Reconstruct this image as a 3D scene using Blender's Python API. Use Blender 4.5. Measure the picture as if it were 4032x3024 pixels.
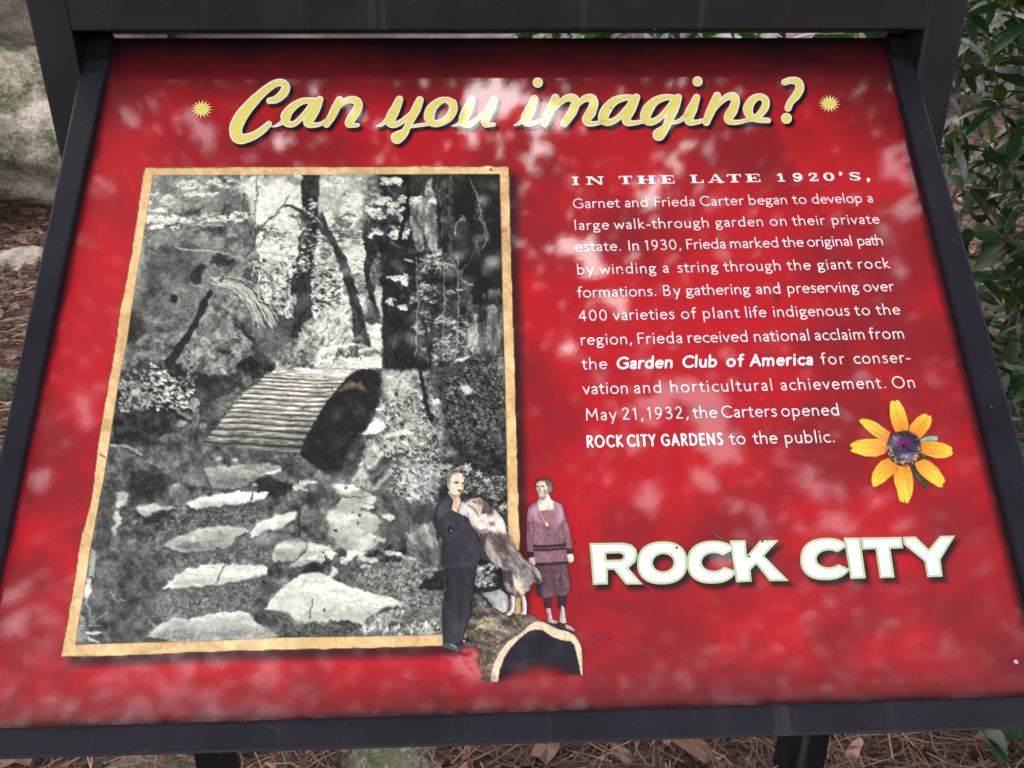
import bpy, bmesh, math, random
import numpy as np
from mathutils import Vector, Matrix, noise as mnoise

for o in list(bpy.data.objects):
    bpy.data.objects.remove(o)
COL = bpy.context.scene.collection
rnd = random.Random(7)
RNG = np.random.default_rng(11)
rad = math.radians

# ------------------------------------------------------------------ camera
SC = bpy.context.scene
GZ = 0.92                                    # height of the panel centre above the ground
CAM = np.array([-0.0227736, -0.74459357, 0.22434231 + GZ])
EUL = (rad(68.49077), rad(0.200115), rad(-1.88179))
F = 3028.0
cd = bpy.data.cameras.new('camera')
cam = bpy.data.objects.new('camera', cd)
COL.objects.link(cam)
cam.location = CAM
cam.rotation_euler = EUL
cd.sensor_width = 36
cd.lens = 36 * F / 4032
cd.clip_start = 0.02
cd.clip_end = 400
cd.dof.use_dof = True
cd.dof.focus_distance = 0.80
cd.dof.aperture_fstop = 13
SC.camera = cam
# ------------------------------------------------------------------ sky and sun: bright overcast sky over a closed canopy
SUN_EL, SUN_AZ = rad(79), rad(178)
w = bpy.data.worlds.new('World')
SC.world = w
w.use_nodes = True
nt = w.node_tree
nt.nodes.clear()
wo = nt.nodes.new('ShaderNodeOutputWorld')
bg = nt.nodes.new('ShaderNodeBackground')
sky = nt.nodes.new('ShaderNodeTexSky')
sky.sky_type = 'NISHITA'
sky.sun_disc = False
sky.sun_elevation = SUN_EL
sky.sun_rotation = SUN_AZ
mixw = nt.nodes.new('ShaderNodeMix')
mixw.data_type = 'RGBA'
mixw.inputs['Factor'].default_value = 0.86
nt.links.new(sky.outputs[0], mixw.inputs[6])
mixw.inputs[7].default_value = (10.3, 9.7, 10.2, 1)      # white cloud cover
nt.links.new(mixw.outputs[2], bg.inputs[0])
bg.inputs[1].default_value = 0.12
nt.links.new(bg.outputs[0], wo.inputs[0])
sd = bpy.data.lights.new('sun', 'SUN')
sd.energy = 0.5
sd.angle = rad(30)
sd.color = (1, 0.96, 0.9)
sun = bpy.data.objects.new('sun', sd)
COL.objects.link(sun)
sun.rotation_euler = (rad(90) - SUN_EL, 0, math.pi - SUN_AZ)
vs = SC.view_settings
vs.view_transform = 'Standard'
vs.look = 'None'
vs.exposure = 1.93
vs.gamma = 1
vs.use_curve_mapping = False
SC.cycles.max_bounces = 5
SC.cycles.transparent_max_bounces = 12

# ------------------------------------------------------------------ pixel -> ray -> place
def rotm(rx, ry, rz):
    cx, sx, cy, sy, cz, sz = np.cos(rx), np.sin(rx), np.cos(ry), np.sin(ry), np.cos(rz), np.sin(rz)
    return (np.array([[cz, -sz, 0], [sz, cz, 0], [0, 0, 1]]) @ np.array([[cy, 0, sy], [0, 1, 0], [-sy, 0, cy]])
            @ np.array([[1, 0, 0], [0, cx, -sx], [0, sx, cx]]))
R = rotm(*EUL)
TILT = rad(47.84192)
PN = np.array([0, -math.sin(TILT), math.cos(TILT)])       # panel normal
PU = np.array([0, math.cos(TILT), math.sin(TILT)])        # panel 'up'
P0 = np.array([0, 0, GZ])
def rays(px, py):
    d = np.stack([(np.asarray(px, float) - 2016) / F, -(np.asarray(py, float) - 1512) / F, -np.ones_like(np.asarray(px, float))], -1) @ R.T
    return d / np.linalg.norm(d, axis=-1, keepdims=True)
def hit(px, py, h=0.0):                                   # point of the panel plane, h above it
    d = rays(px, py)
    s = (h - (CAM - P0) @ PN) / (d @ PN)
    return CAM + s[..., None] * d
def at(px, py, dist):
    return CAM + rays(px, py) * dist
def proj(P):
    q = (np.asarray(P) - CAM) @ R
    return np.stack([2016 + F * q[..., 0] / -q[..., 2], 1512 - F * q[..., 1] / -q[..., 2]], -1)
def uv(px, py):                                           # panel metres
    p = hit(px, py) - P0
    return np.stack([p[..., 0], p @ PU], -1)
def from_uv(u, v, h):
    u = np.asarray(u, float); v = np.asarray(v, float)
    return P0 + np.stack([u, np.zeros_like(u), np.zeros_like(u)], -1) + v[..., None] * PU + h * PN

# ------------------------------------------------------------------ object helpers
def link(o, parent=None):
    COL.objects.link(o)
    if parent is not None:
        o.parent = parent
    return o
def tag(o, label=None, cat=None, group=None, kind=None):
    if label: o['label'] = label
    if cat: o['category'] = cat
    if group: o['group'] = group
    if kind: o['kind'] = kind
    return o
def empty(name, loc, label, cat, group=None):
    o = bpy.data.objects.new(name, None)
    o.location = loc
    o.empty_display_size = .1
    link(o)
    return tag(o, label, cat, group)
def put(name, me, parent=None, mat=None, smooth=False):
    o = bpy.data.objects.new(name, me)
    if mat: me.materials.append(mat)
    if smooth:
        me.polygons.foreach_set('use_smooth', [True] * len(me.polygons))
    link(o)
    if parent is not None:
        o.parent = parent
        o.matrix_parent_inverse = Matrix.Translation(-Vector(parent.location))
    return o
def mesh_np(name, V, Fq, cols=None, nside=4):
    """V (n,3), Fq (m,nside) arrays"""
    me = bpy.data.meshes.new(name)
    V = np.asarray(V, np.float32); Fq = np.asarray(Fq, np.int32)
    me.vertices.add(len(V)); me.vertices.foreach_set('co', V.ravel())
    me.loops.add(Fq.size); me.loops.foreach_set('vertex_index', Fq.ravel())
    me.polygons.add(len(Fq))
    me.polygons.foreach_set('loop_start', np.arange(0, Fq.size, nside, dtype=np.int32))
    me.polygons.foreach_set('loop_total', np.full(len(Fq), nside, np.int32))
    me.update(calc_edges=True)
    if cols is not None:
        a = me.color_attributes.new('Col', 'FLOAT_COLOR', 'POINT')
        a.data.foreach_set('color', np.asarray(cols, np.float32).ravel())
    return me
def solid(name, quad_bottom, quad_top, mat, parent, bevel=0.002):
    """hexahedron from four bottom and four top corners"""
    bm = bmesh.new()
    vb = [bm.verts.new(p) for p in quad_bottom]; vt = [bm.verts.new(p) for p in quad_top]
    bm.faces.new(vb[::-1]); bm.faces.new(vt)
    for i in range(4):
        j = (i + 1) % 4
        bm.faces.new((vb[i], vb[j], vt[j], vt[i]))
    bmesh.ops.recalc_face_normals(bm, faces=bm.faces)
    if bevel:
        bmesh.ops.bevel(bm, geom=list(bm.edges), offset=bevel, segments=2, profile=.7, affect='EDGES')
    me = bpy.data.meshes.new(name); bm.to_mesh(me); bm.free()
    return put(name, me, parent, mat)
def tube_arrays(pts, radii, n=8):
    pts = [Vector(p) for p in pts]
    V = []; Fc = []
    for i, p in enumerate(pts):
        d = (pts[min(i + 1, len(pts) - 1)] - pts[max(i - 1, 0)]).normalized()
        a = d.cross(Vector((0.13, 0.31, 0.94)))
        if a.length < .05: a = d.cross(Vector((1, 0, 0)))
        a.normalize(); b = d.cross(a)
        for k in range(n):
            t = 2 * math.pi * k / n
            V.append(p + (a * math.cos(t) + b * math.sin(t)) * radii[i])
    for i in range(len(pts) - 1):
        for k in range(n):
            k2 = (k + 1) % n
            Fc.append((i * n + k, i * n + k2, (i + 1) * n + k2, (i + 1) * n + k))
    return V, Fc
def tubes(name, specs, mat, parent=None, n=8, smooth=True):
    V = []; Fc = []
    for pts, rr in specs:
        v, f = tube_arrays(pts, rr, n)
        b = len(V); V += v; Fc += [tuple(i + b for i in q) for q in f]
    me = bpy.data.meshes.new(name); me.from_pydata(V, [], Fc); me.update()
    return put(name, me, parent, mat, smooth)

# ------------------------------------------------------------------ materials
def new_mat(name):
    m = bpy.data.materials.new(name); m.use_nodes = True
    n = m.node_tree; n.nodes.clear()
    out = n.nodes.new('ShaderNodeOutputMaterial'); p = n.nodes.new('ShaderNodeBsdfPrincipled')
    n.links.new(p.outputs[0], out.inputs[0])
    return m, n, p, out
def N(n, t, **kw):
    x = n.nodes.new(t)
    for k, v in kw.items(): setattr(x, k, v)
    return x
def noise_node(n, scale, detail=4, rough=.55, vec=None, dist=0):
    x = N(n, 'ShaderNodeTexNoise'); x.inputs['Scale'].default_value = scale
    x.inputs['Detail'].default_value = detail; x.inputs['Roughness'].default_value = rough
    x.inputs['Distortion'].default_value = dist
    if vec is not None: n.links.new(vec, x.inputs['Vector'])
    return x
def ramp(n, src, stops):
    r = N(n, 'ShaderNodeValToRGB')
    while len(r.color_ramp.elements) > 1: r.color_ramp.elements.remove(r.color_ramp.elements[-1])
    for i, (p, c) in enumerate(stops):
        e = r.color_ramp.elements[0] if i == 0 else r.color_ramp.elements.new(p)
        e.position = p; e.color = (*c, 1) if len(c) == 3 else c
    n.links.new(src, r.inputs[0])
    return r
def mixc(n, a, b, fac, mode='MIX'):
    m = N(n, 'ShaderNodeMix', data_type='RGBA', blend_type=mode)
    for s, i in ((fac, 0), (a, 6), (b, 7)):
        if isinstance(s, (int, float)): m.inputs[i].default_value = s
        elif isinstance(s, tuple): m.inputs[i].default_value = (*s, 1)
        else: n.links.new(s, m.inputs[i])
    return m.outputs[2]
def bump(n, h, dist, strength=1, normal=None):
    b = N(n, 'ShaderNodeBump'); b.inputs['Distance'].default_value = dist; b.inputs['Strength'].default_value = strength
    n.links.new(h, b.inputs['Height'])
    if normal is not None: n.links.new(normal, b.inputs['Normal'])
    return b.outputs[0]
def lin(c):
    c = np.asarray(c, float) / 255.0
    return np.where(c <= .04045, c / 12.92, ((c + .055) / 1.055) ** 2.4)
def L(*c):
    return tuple(float(x) for x in lin(c))

_print_cache = {}
def laminate(name, color=None, alpha=False, rough=.5):
    """glossy laminate over flat print; the colour comes from the print itself"""
    m, n, p, out = new_mat(name)
    geo = N(n, 'ShaderNodeNewGeometry')
    if color is None:
        at_ = N(n, 'ShaderNodeAttribute', attribute_name='Col')
        base = at_.outputs['Color']
        if alpha: n.links.new(at_.outputs['Alpha'], p.inputs['Alpha'])
    else:
        rgb = N(n, 'ShaderNodeRGB'); rgb.outputs[0].default_value = (*color, 1); base = rgb.outputs[0]
    # ink grain and specks of dirt stuck on the laminate
    g = noise_node(n, 520, 3, .6, geo.outputs['Position'])
    gr = ramp(n, g.outputs[0], [(.3, (.86, .86, .86)), (.7, (1.08, 1.08, 1.08))])
    base = mixc(n, base, gr.outputs[0], .7, 'MULTIPLY')
    vo = N(n, 'ShaderNodeTexVoronoi'); vo.inputs['Scale'].default_value = 75
    n.links.new(geo.outputs['Position'], vo.inputs['Vector'])
    big = noise_node(n, 9, 2, .5, geo.outputs['Position'])
    thr = N(n, 'ShaderNodeMath', operation='MULTIPLY_ADD'); thr.inputs[1].default_value = .13; thr.inputs[2].default_value = .01
    n.links.new(big.outputs[0], thr.inputs[0])
    lt = N(n, 'ShaderNodeMath', operation='LESS_THAN'); n.links.new(vo.outputs['Distance'], lt.inputs[0]); n.links.new(thr.outputs[0], lt.inputs[1])
    keep = N(n, 'ShaderNodeSeparateColor'); n.links.new(vo.outputs['Color'], keep.inputs[0])
    gt = N(n, 'ShaderNodeMath', operation='GREATER_THAN'); gt.inputs[1].default_value = .68; n.links.new(keep.outputs[0], gt.inputs[0])
    mm = N(n, 'ShaderNodeMath', operation='MULTIPLY'); n.links.new(lt.outputs[0], mm.inputs[0]); n.links.new(gt.outputs[0], mm.inputs[1])
    base = mixc(n, base, (.03, .022, .02), mm.outputs[0])
    n.links.new(base, p.inputs['Base Color'])
    p.inputs['Roughness'].default_value = rough
    p.inputs['Specular IOR Level'].default_value = .24
    p.inputs['Coat Weight'].default_value = 1
    p.inputs['Coat IOR'].default_value = 1.52
    b1 = noise_node(n, 380, 4, .65, geo.outputs['Position'])
    b2 = noise_node(n, 22, 2, .5, geo.outputs['Position'])
    nb = bump(n, b2.outputs[0], .00007, 1)
    nb = bump(n, b1.outputs[0], .000011, 1, nb)
    # long fine wiping scratches
    mp = N(n, 'ShaderNodeMapping'); mp.inputs['Rotation'].default_value = (.3, .6, .5); mp.inputs['Scale'].default_value = (1, 30, 30)
    n.links.new(geo.outputs['Position'], mp.inputs[0])
    sc = noise_node(n, 26, 4, .7, mp.outputs[0])
    rr = ramp(n, sc.outputs[0], [(.35, (.015, .015, .015)), (.75, (.06, .06, .06))])
    n.links.new(rr.outputs[0], p.inputs['Coat Roughness'])
    n.links.new(nb, p.inputs['Coat Normal'])
    return m

def frame_mat(name, base=(.0042, .0040, .0056), rough=.5):
    m, n, p, out = new_mat(name)
    p.inputs['Specular IOR Level'].default_value = .16
    geo = N(n, 'ShaderNodeNewGeometry')
    a = noise_node(n, 14, 6, .65, geo.outputs['Position'])
    c = ramp(n, a.outputs[0], [(.3, tuple(x * .75 for x in base)), (.6, base), (.85, tuple(x * 1.8 for x in base))])
    sp = noise_node(n, 210, 2, .5, geo.outputs['Position'])
    spr = ramp(n, sp.outputs[0], [(.74, (0, 0, 0)), (.80, (1, 1, 1))])
    col = mixc(n, c.outputs[0], (.16, .15, .14), spr.outputs[0])
    mpd = N(n, 'ShaderNodeMapping'); mpd.inputs['Scale'].default_value = (38, 1, 1.4); n.links.new(geo.outputs['Position'], mpd.inputs[0])
    dr_ = noise_node(n, 1, 4, .6, mpd.outputs[0]); drr = ramp(n, dr_.outputs[0], [(.60, (0, 0, 0)), (.78, (.10, .10, .10))])
    col = mixc(n, col, (.30, .28, .27), drr.outputs[0])
    sc_ = noise_node(n, 46, 5, .7, geo.outputs['Position']); scr = ramp(n, sc_.outputs[0], [(.66, (0, 0, 0)), (.74, (.22, .22, .22))])
    col = mixc(n, col, (.16, .13, .12), scr.outputs[0])
    n.links.new(col, p.inputs['Base Color'])
    r = ramp(n, a.outputs[0], [(.3, (rough * .8,) * 3), (.75, (rough * 1.3,) * 3)])
    n.links.new(r.outputs[0], p.inputs['Roughness'])
    mp = N(n, 'ShaderNodeMapping'); mp.inputs['Scale'].default_value = (4, 60, 60); n.links.new(geo.outputs['Position'], mp.inputs[0])
    gs = noise_node(n, 8, 5, .6, mp.outputs[0])
    f = noise_node(n, 420, 3, .6, geo.outputs['Position'])
    nb = bump(n, gs.outputs[0], .0003, .35)
    nb = bump(n, f.outputs[0], .00025, .8, nb)
    n.links.new(nb, p.inputs['Normal'])
    return m

# ------------------------------------------------------------------ ground
def ground_z(x, y):
    """gentle rise behind the sign, then a steep bank hiding the sky"""
    x = np.asarray(x, float); y = np.asarray(y, float)
    s = np.clip((y - 0.35) / 5.8, 0, 1)
    z = 1.5 * s * s * (3 - 2 * s) + 0.42 * np.clip(y - 6.2, 0, 22)  # far bank added to block the sky behind the slot
    z = z + .02 * np.sin(x * 2.1 + 1) * np.sin(y * 1.7) + .012 * np.sin(x * 5.3) * np.sin(y * 6.1 + 2)
    return z
def ground_hit(px, py):
    d = rays(px, py); s = 0.3
    for k in range(4000):
        p = CAM + d * s
        if p[2] < ground_z(p[0], p[1]): return p
        s += .005
    return p

m_ground, n, p, out = new_mat('ground_mulch')
geo = N(n, 'ShaderNodeNewGeometry')
a = noise_node(n, 55, 6, .7, geo.outputs['Position'], 0.6)
c = ramp(n, a.outputs[0], [(.28, (.008, .005, .004)), (.46, (.06, .033, .023)), (.6, (.16, .092, .066)), (.8, (.30, .19, .15))])
b_ = noise_node(n, 3, 4, .6, geo.outputs['Position'])
br = ramp(n, b_.outputs[0], [(.35, (.7, .62, .6)), (.7, (1.2, 1.1, 1.05))])
n.links.new(mixc(n, c.outputs[0], br.outputs[0], 1, 'MULTIPLY'), p.inputs['Base Color'])
p.inputs['Roughness'].default_value = .9
n.links.new(bump(n, a.outputs[0], .02, 1), p.inputs['Normal'])

xs = np.concatenate([[-150, -60, -25, -12], np.linspace(-8, 8, 130), [12, 25, 60, 150]])
ys = np.concatenate([[-150, -60, -25, -10], np.linspace(-4, 10, 120), [14, 20, 30, 60, 150]])
GX, GY = np.meshgrid(xs, ys)
nx, ny = len(xs), len(ys)
V = np.stack([GX, GY, ground_z(GX, GY)], -1).reshape(-1, 3)
I, J = np.meshgrid(np.arange(nx - 1), np.arange(ny - 1))
a0 = (J * nx + I).ravel()
Fq = np.stack([a0, a0 + 1, a0 + nx + 1, a0 + nx], 1)
g = put('ground', mesh_np('ground', V, Fq), None, m_ground, True)
tag(g, 'brown mulch covered ground under and behind the sign', 'ground', kind='structure')

# ------------------------------------------------------------------ boulders
def rock_mat(name, moss=.45, tint=(1, 1, 1), warm=1.0):
    m, n, p, out = new_mat(name)
    geo = N(n, 'ShaderNodeNewGeometry')
    P = geo.outputs['Position']
    a = noise_node(n, 2.6, 7, .62, P)
    c = ramp(n, a.outputs[0], [(.28, (.15, .135, .12)), (.45, (.23, .205, .185)), (.6, (.29, .258, .24)), (.8, (.37, .33, .315))])
    col = mixc(n, c.outputs[0], tuple(tint), 1.0, 'MULTIPLY')
    mo = noise_node(n, 3.7, 8, .72, P, .5)
    mr = ramp(n, mo.outputs[0], [(.62 - .3 * moss, (0, 0, 0)), (.78 - .3 * moss, (1, 1, 1))])
    mf = noise_node(n, 60, 4, .7, P)
    mossc = ramp(n, mf.outputs[0], [(.3, (.02, .024, .012)), (.55, (.085, .09, .045)), (.75, (.21, .21, .13))])
    col = mixc(n, col, mossc.outputs[0], mr.outputs[0])
    li = noise_node(n, 34, 4, .65, P)
    lr = ramp(n, li.outputs[0], [(.62, (0, 0, 0)), (.68, (1, 1, 1))])
    lf = N(n, 'ShaderNodeMath', operation='MULTIPLY'); lf.inputs[1].default_value = .55; n.links.new(lr.outputs[0], lf.inputs[0])
    col = mixc(n, col, (.46, .47, .42), lf.outputs[0])
    sp = noise_node(n, 120, 3, .6, P)
    sr = ramp(n, sp.outputs[0], [(.35, (.55, .55, .55)), (.6, (1.1, 1.1, 1.1))])
    col = mixc(n, col, sr.outputs[0], .7, 'MULTIPLY')
    n.links.new(col, p.inputs['Base Color'])
    p.inputs['Roughness'].default_value = .92
    nb = bump(n, a.outputs[0], .12, .7); nb = bump(n, li.outputs[0], .015, .8, nb); nb = bump(n, sp.outputs[0], .004, .8, nb)
    n.links.new(nb, p.inputs['Normal'])
    return m
def boulder(name, loc, size, rot, mat, label, sub=5, amp=.28, seed=0, parent=None, group=None, cat='boulder', ledge=.0):
    bm = bmesh.new(); bmesh.ops.create_icosphere(bm, subdivisions=sub, radius=1)
    off = Vector((seed * 3.7, seed * 1.3, seed * 7.1))
    for v in bm.verts:
        d = v.co.normalized()
        k = 1 + amp * (mnoise.fractal(d * 1.1 + off, .9, 2.1, 4) )
        k += .10 * abs(mnoise.noise(d * 3.1 + off)) - .05
        c = d * k
        # flatten into facets
        for ax, lim in ((Vector((.5, -.8, .3)), .88), (Vector((-.7, -.3, .65)), .9), (Vector((.1, .2, 1)), .8)):
            ax = ax.normalized(); e = c.dot(ax) - lim
            if e > 0: c -= ax * e * .75
        if ledge:
            c.z += ledge * math.sin(c.z * 9 + 2 * mnoise.noise(d * 2 + off)) * .3
        v.co = c
    M = Matrix.LocRotScale(None, Matrix.Rotation(rot[2], 3, 'Z') @ Matrix.Rotation(rot[1], 3, 'Y') @ Matrix.Rotation(rot[0], 3, 'X'), Vector(size))
    bm.transform(M)
    me = bpy.data.meshes.new(name); bm.to_mesh(me); bm.free()
    o = bpy.data.objects.new(name, me); me.materials.append(mat)
    me.polygons.foreach_set('use_smooth', [True] * len(me.polygons))
    o.location = loc; link(o); tag(o, label, cat, group)
    return o
m_rockA = rock_mat('pink_grey_rock', .12, (1.55, 1.5, 1.44))
m_rockB = rock_mat('mossy_rock', .72, (1.3, 1.3, 1.16))
m_rockD = rock_mat('shaded_grey_rock', .8, (.75, .72, .62))  # darker rock copy, shade under the sign put into the tint
m_rockC = rock_mat('pale_rock', .2, (1.25, 1.15, 1.05))
boulder('boulder', (-3.3, 3.75, 2.0), (1.9, 1.25, 1.0), (.1, .05, .25), m_rockA, 'big pinkish grey boulder with moss rising left behind the sign', 6, .3, 1, ledge=.12)
boulder('boulder', (-2.75, 3.3, 1.0), (1.45, .85, .52), (.0, .16, .2), m_rockB, 'mossy green lower boulder under the big pinkish grey one at left', 6, .25, 2, ledge=.1)
boulder('boulder', (-.4, 5.4, 1.9), (2.3, 1.3, 1.1), (0, .0, 0), m_rockA, 'long grey boulder seen through the slot above the panel', 5, .25, 3, ledge=.1)
boulder('boulder', (3.5, 4.6, 2.4), (1.5, 1.1, 1.5), (.1, 0, .4), m_rockC, 'pale beige boulder behind the leafy shrub on the right', 5, .25, 4)
q = ground_hit(70, 1040)
boulder('stone', q + np.array([.02, .05, -.01]), (.13, .10, .085), (0, 0, .3), m_rockB, 'small mottled stone with moss on the mulch left of the sign', 4, .3, 5, cat='stone')
q = ground_hit(5, 1560)
boulder('stone', q + np.array([-.05, .03, .0]), (.14, .1, .09), (0, 0, 1), m_rockB, 'small mossy stone at the left edge low beside the side rail', 4, .3, 6, cat='stone')
q = ground_hit(640, 3060)
boulder('stone', q + np.array([0, .02, -.02]), (.12, .07, .05), (0, 0, .1), m_rockD, 'flat grey green stone in the needles below the bottom rail at left', 4, .3, 8, cat='stone')
q = ground_hit(1560, 3060)
boulder('stone', q + np.array([0, .03, -.03]), (.12, .10, .08), (0, .2, .5), m_rockD, 'mottled grey stone in the needles under the middle of the bottom rail', 4, .3, 9, cat='stone')

# ------------------------------------------------------------------ signed distance tools (pixel space of the panel plane)
def grid(x0, y0, x1, y1, st):
    xs = np.arange(x0, x1 + st, st); ys = np.arange(y0, y1 + st, st)
    return np.meshgrid(xs, ys)
def sd_poly(X, Y, pts):
    """signed distance to a closed polygon, negative inside"""
    pts = np.asarray(pts, float); n = len(pts)
    d2 = np.full(X.shape, 1e18); ins = np.zeros(X.shape, bool)
    for i in range(n):
        ax, ay = pts[i]; bx, by = pts[(i + 1) % n]
        ex, ey = bx - ax, by - ay
        l2 = ex * ex + ey * ey + 1e-12
        t = np.clip(((X - ax) * ex + (Y - ay) * ey) / l2, 0, 1)
        d2 = np.minimum(d2, (X - ax - t * ex) ** 2 + (Y - ay - t * ey) ** 2)
        if ay != by:
            c = ((ay > Y) != (by > Y)) & (X < ex * (Y - ay) / (by - ay) + ax)
            ins ^= c
    return np.where(ins, -1, 1) * np.sqrt(d2)
def sd_stroke(X, Y, pts):
    """pts (x, y, full width): signed distance to a tapering stroke with round ends"""
    d = np.full(X.shape, 1e9)
    for (ax, ay, aw), (bx, by, bw) in zip(pts[:-1], pts[1:]):
        ex, ey = bx - ax, by - ay
        t = np.clip(((X - ax) * ex + (Y - ay) * ey) / (ex * ex + ey * ey + 1e-12), 0, 1)
        d = np.minimum(d, np.hypot(X - ax - t * ex, Y - ay - t * ey) - (aw + t * (bw - aw)) / 2)
    return d
def smooth(pts, k=5):
    """Catmull-Rom through points of any dimension"""
    P = [np.asarray(q, float) for q in pts]
    if len(P) < 3: return [tuple(q) for q in P]
    P = [2 * P[0] - P[1]] + P + [2 * P[-1] - P[-2]]
    o = []
    for i in range(1, len(P) - 2):
        for j in range(k):
            t = j / k
            o.append(tuple(.5 * (2 * P[i] + (P[i + 1] - P[i - 1]) * t + (2 * P[i - 1] - 5 * P[i] + 4 * P[i + 1] - P[i + 2]) * t * t + (3 * P[i] - P[i - 1] - 3 * P[i + 1] + P[i + 2]) * t ** 3)))
    o.append(tuple(P[-2]))
    return o
def march(S, X, Y):
    """polygons covering S < 0 on the grid: returns list of vertices and list of faces"""
    ny, nx = S.shape
    ins = S < 0
    cnt = ins[:-1, :-1].astype(int) + ins[1:, :-1] + ins[:-1, 1:] + ins[1:, 1:]
    Vv = []; Ff = []
    for j in range(ny - 1):
        row = cnt[j]
        idx = np.nonzero(row)[0]
        if not len(idx): continue
        run = None; prev = -9
        def flush(a, b):
            k = len(Vv)
            Vv.extend([(X[j, a], Y[j, a]), (X[j, b + 1], Y[j, b + 1]), (X[j + 1, b + 1], Y[j + 1, b + 1]), (X[j + 1, a], Y[j + 1, a])])
            Ff.append((k, k + 1, k + 2, k + 3))
        for i in idx:
            if row[i] == 4:
                if run is None: run = i
                elif i != prev + 1:
                    flush(run, prev); run = i
                prev = i
                continue
            if run is not None: flush(run, prev); run = None
            c = [(j, i), (j, i + 1), (j + 1, i + 1), (j + 1, i)]
            k = len(Vv); m = 0
            for q in range(4):
                A = c[q]; B = c[(q + 1) % 4]; sa, sb = S[A], S[B]
                if sa < 0: Vv.append((X[A], Y[A])); m += 1
                if (sa < 0) != (sb < 0):
                    t = sa / (sa - sb)
                    Vv.append((X[A] + t * (X[B] - X[A]), Y[A] + t * (Y[B] - Y[A]))); m += 1
            if m >= 3: Ff.append(tuple(range(k, k + m)))
        if run is not None: flush(run, prev)
    return Vv, Ff
def sdf_mesh(name, S, X, Y, mapf, mat, parent, cols=None):
    Vv, Ff = march(S, X, Y)
    if not Ff: return None
    A = np.array(Vv)
    W = mapf(A[:, 0], A[:, 1])
    me = bpy.data.meshes.new(name); me.from_pydata(W.tolist(), [], [tuple(reversed(f)) for f in Ff]); me.update()
    return put(name, me, parent, mat)

def noise2(X, Y, sx, sy=None, seed=0, octaves=4, rough=.55, ang=0):
    """value noise 0..1 in pixel space"""
    sy = sy or sx
    r = np.random.default_rng(seed + 100)
    if ang:
        c, s = math.cos(ang), math.sin(ang); X, Y = X * c + Y * s, -X * s + Y * c
    out_ = np.zeros(X.shape); amp = 1; tot = 0
    for o in range(octaves):
        G = r.random((256, 256))
        u = X / sx * 2 ** o + 17.3 * o; v = Y / sy * 2 ** o + 9.1 * o
        iu = np.floor(u).astype(int); iv = np.floor(v).astype(int); fu = u - iu; fv = v - iv
        fu = fu * fu * (3 - 2 * fu); fv = fv * fv * (3 - 2 * fv)
        g00 = G[iv % 256, iu % 256]; g10 = G[iv % 256, (iu + 1) % 256]; g01 = G[(iv + 1) % 256, iu % 256]; g11 = G[(iv + 1) % 256, (iu + 1) % 256]
        out_ += amp * ((g00 * (1 - fu) + g10 * fu) * (1 - fv) + (g01 * (1 - fu) + g11 * fu) * fv)
        tot += amp; amp *= rough
    out_ /= tot
    return np.clip((out_ - .5) * 1.7 + .5, 0, 1)

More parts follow.
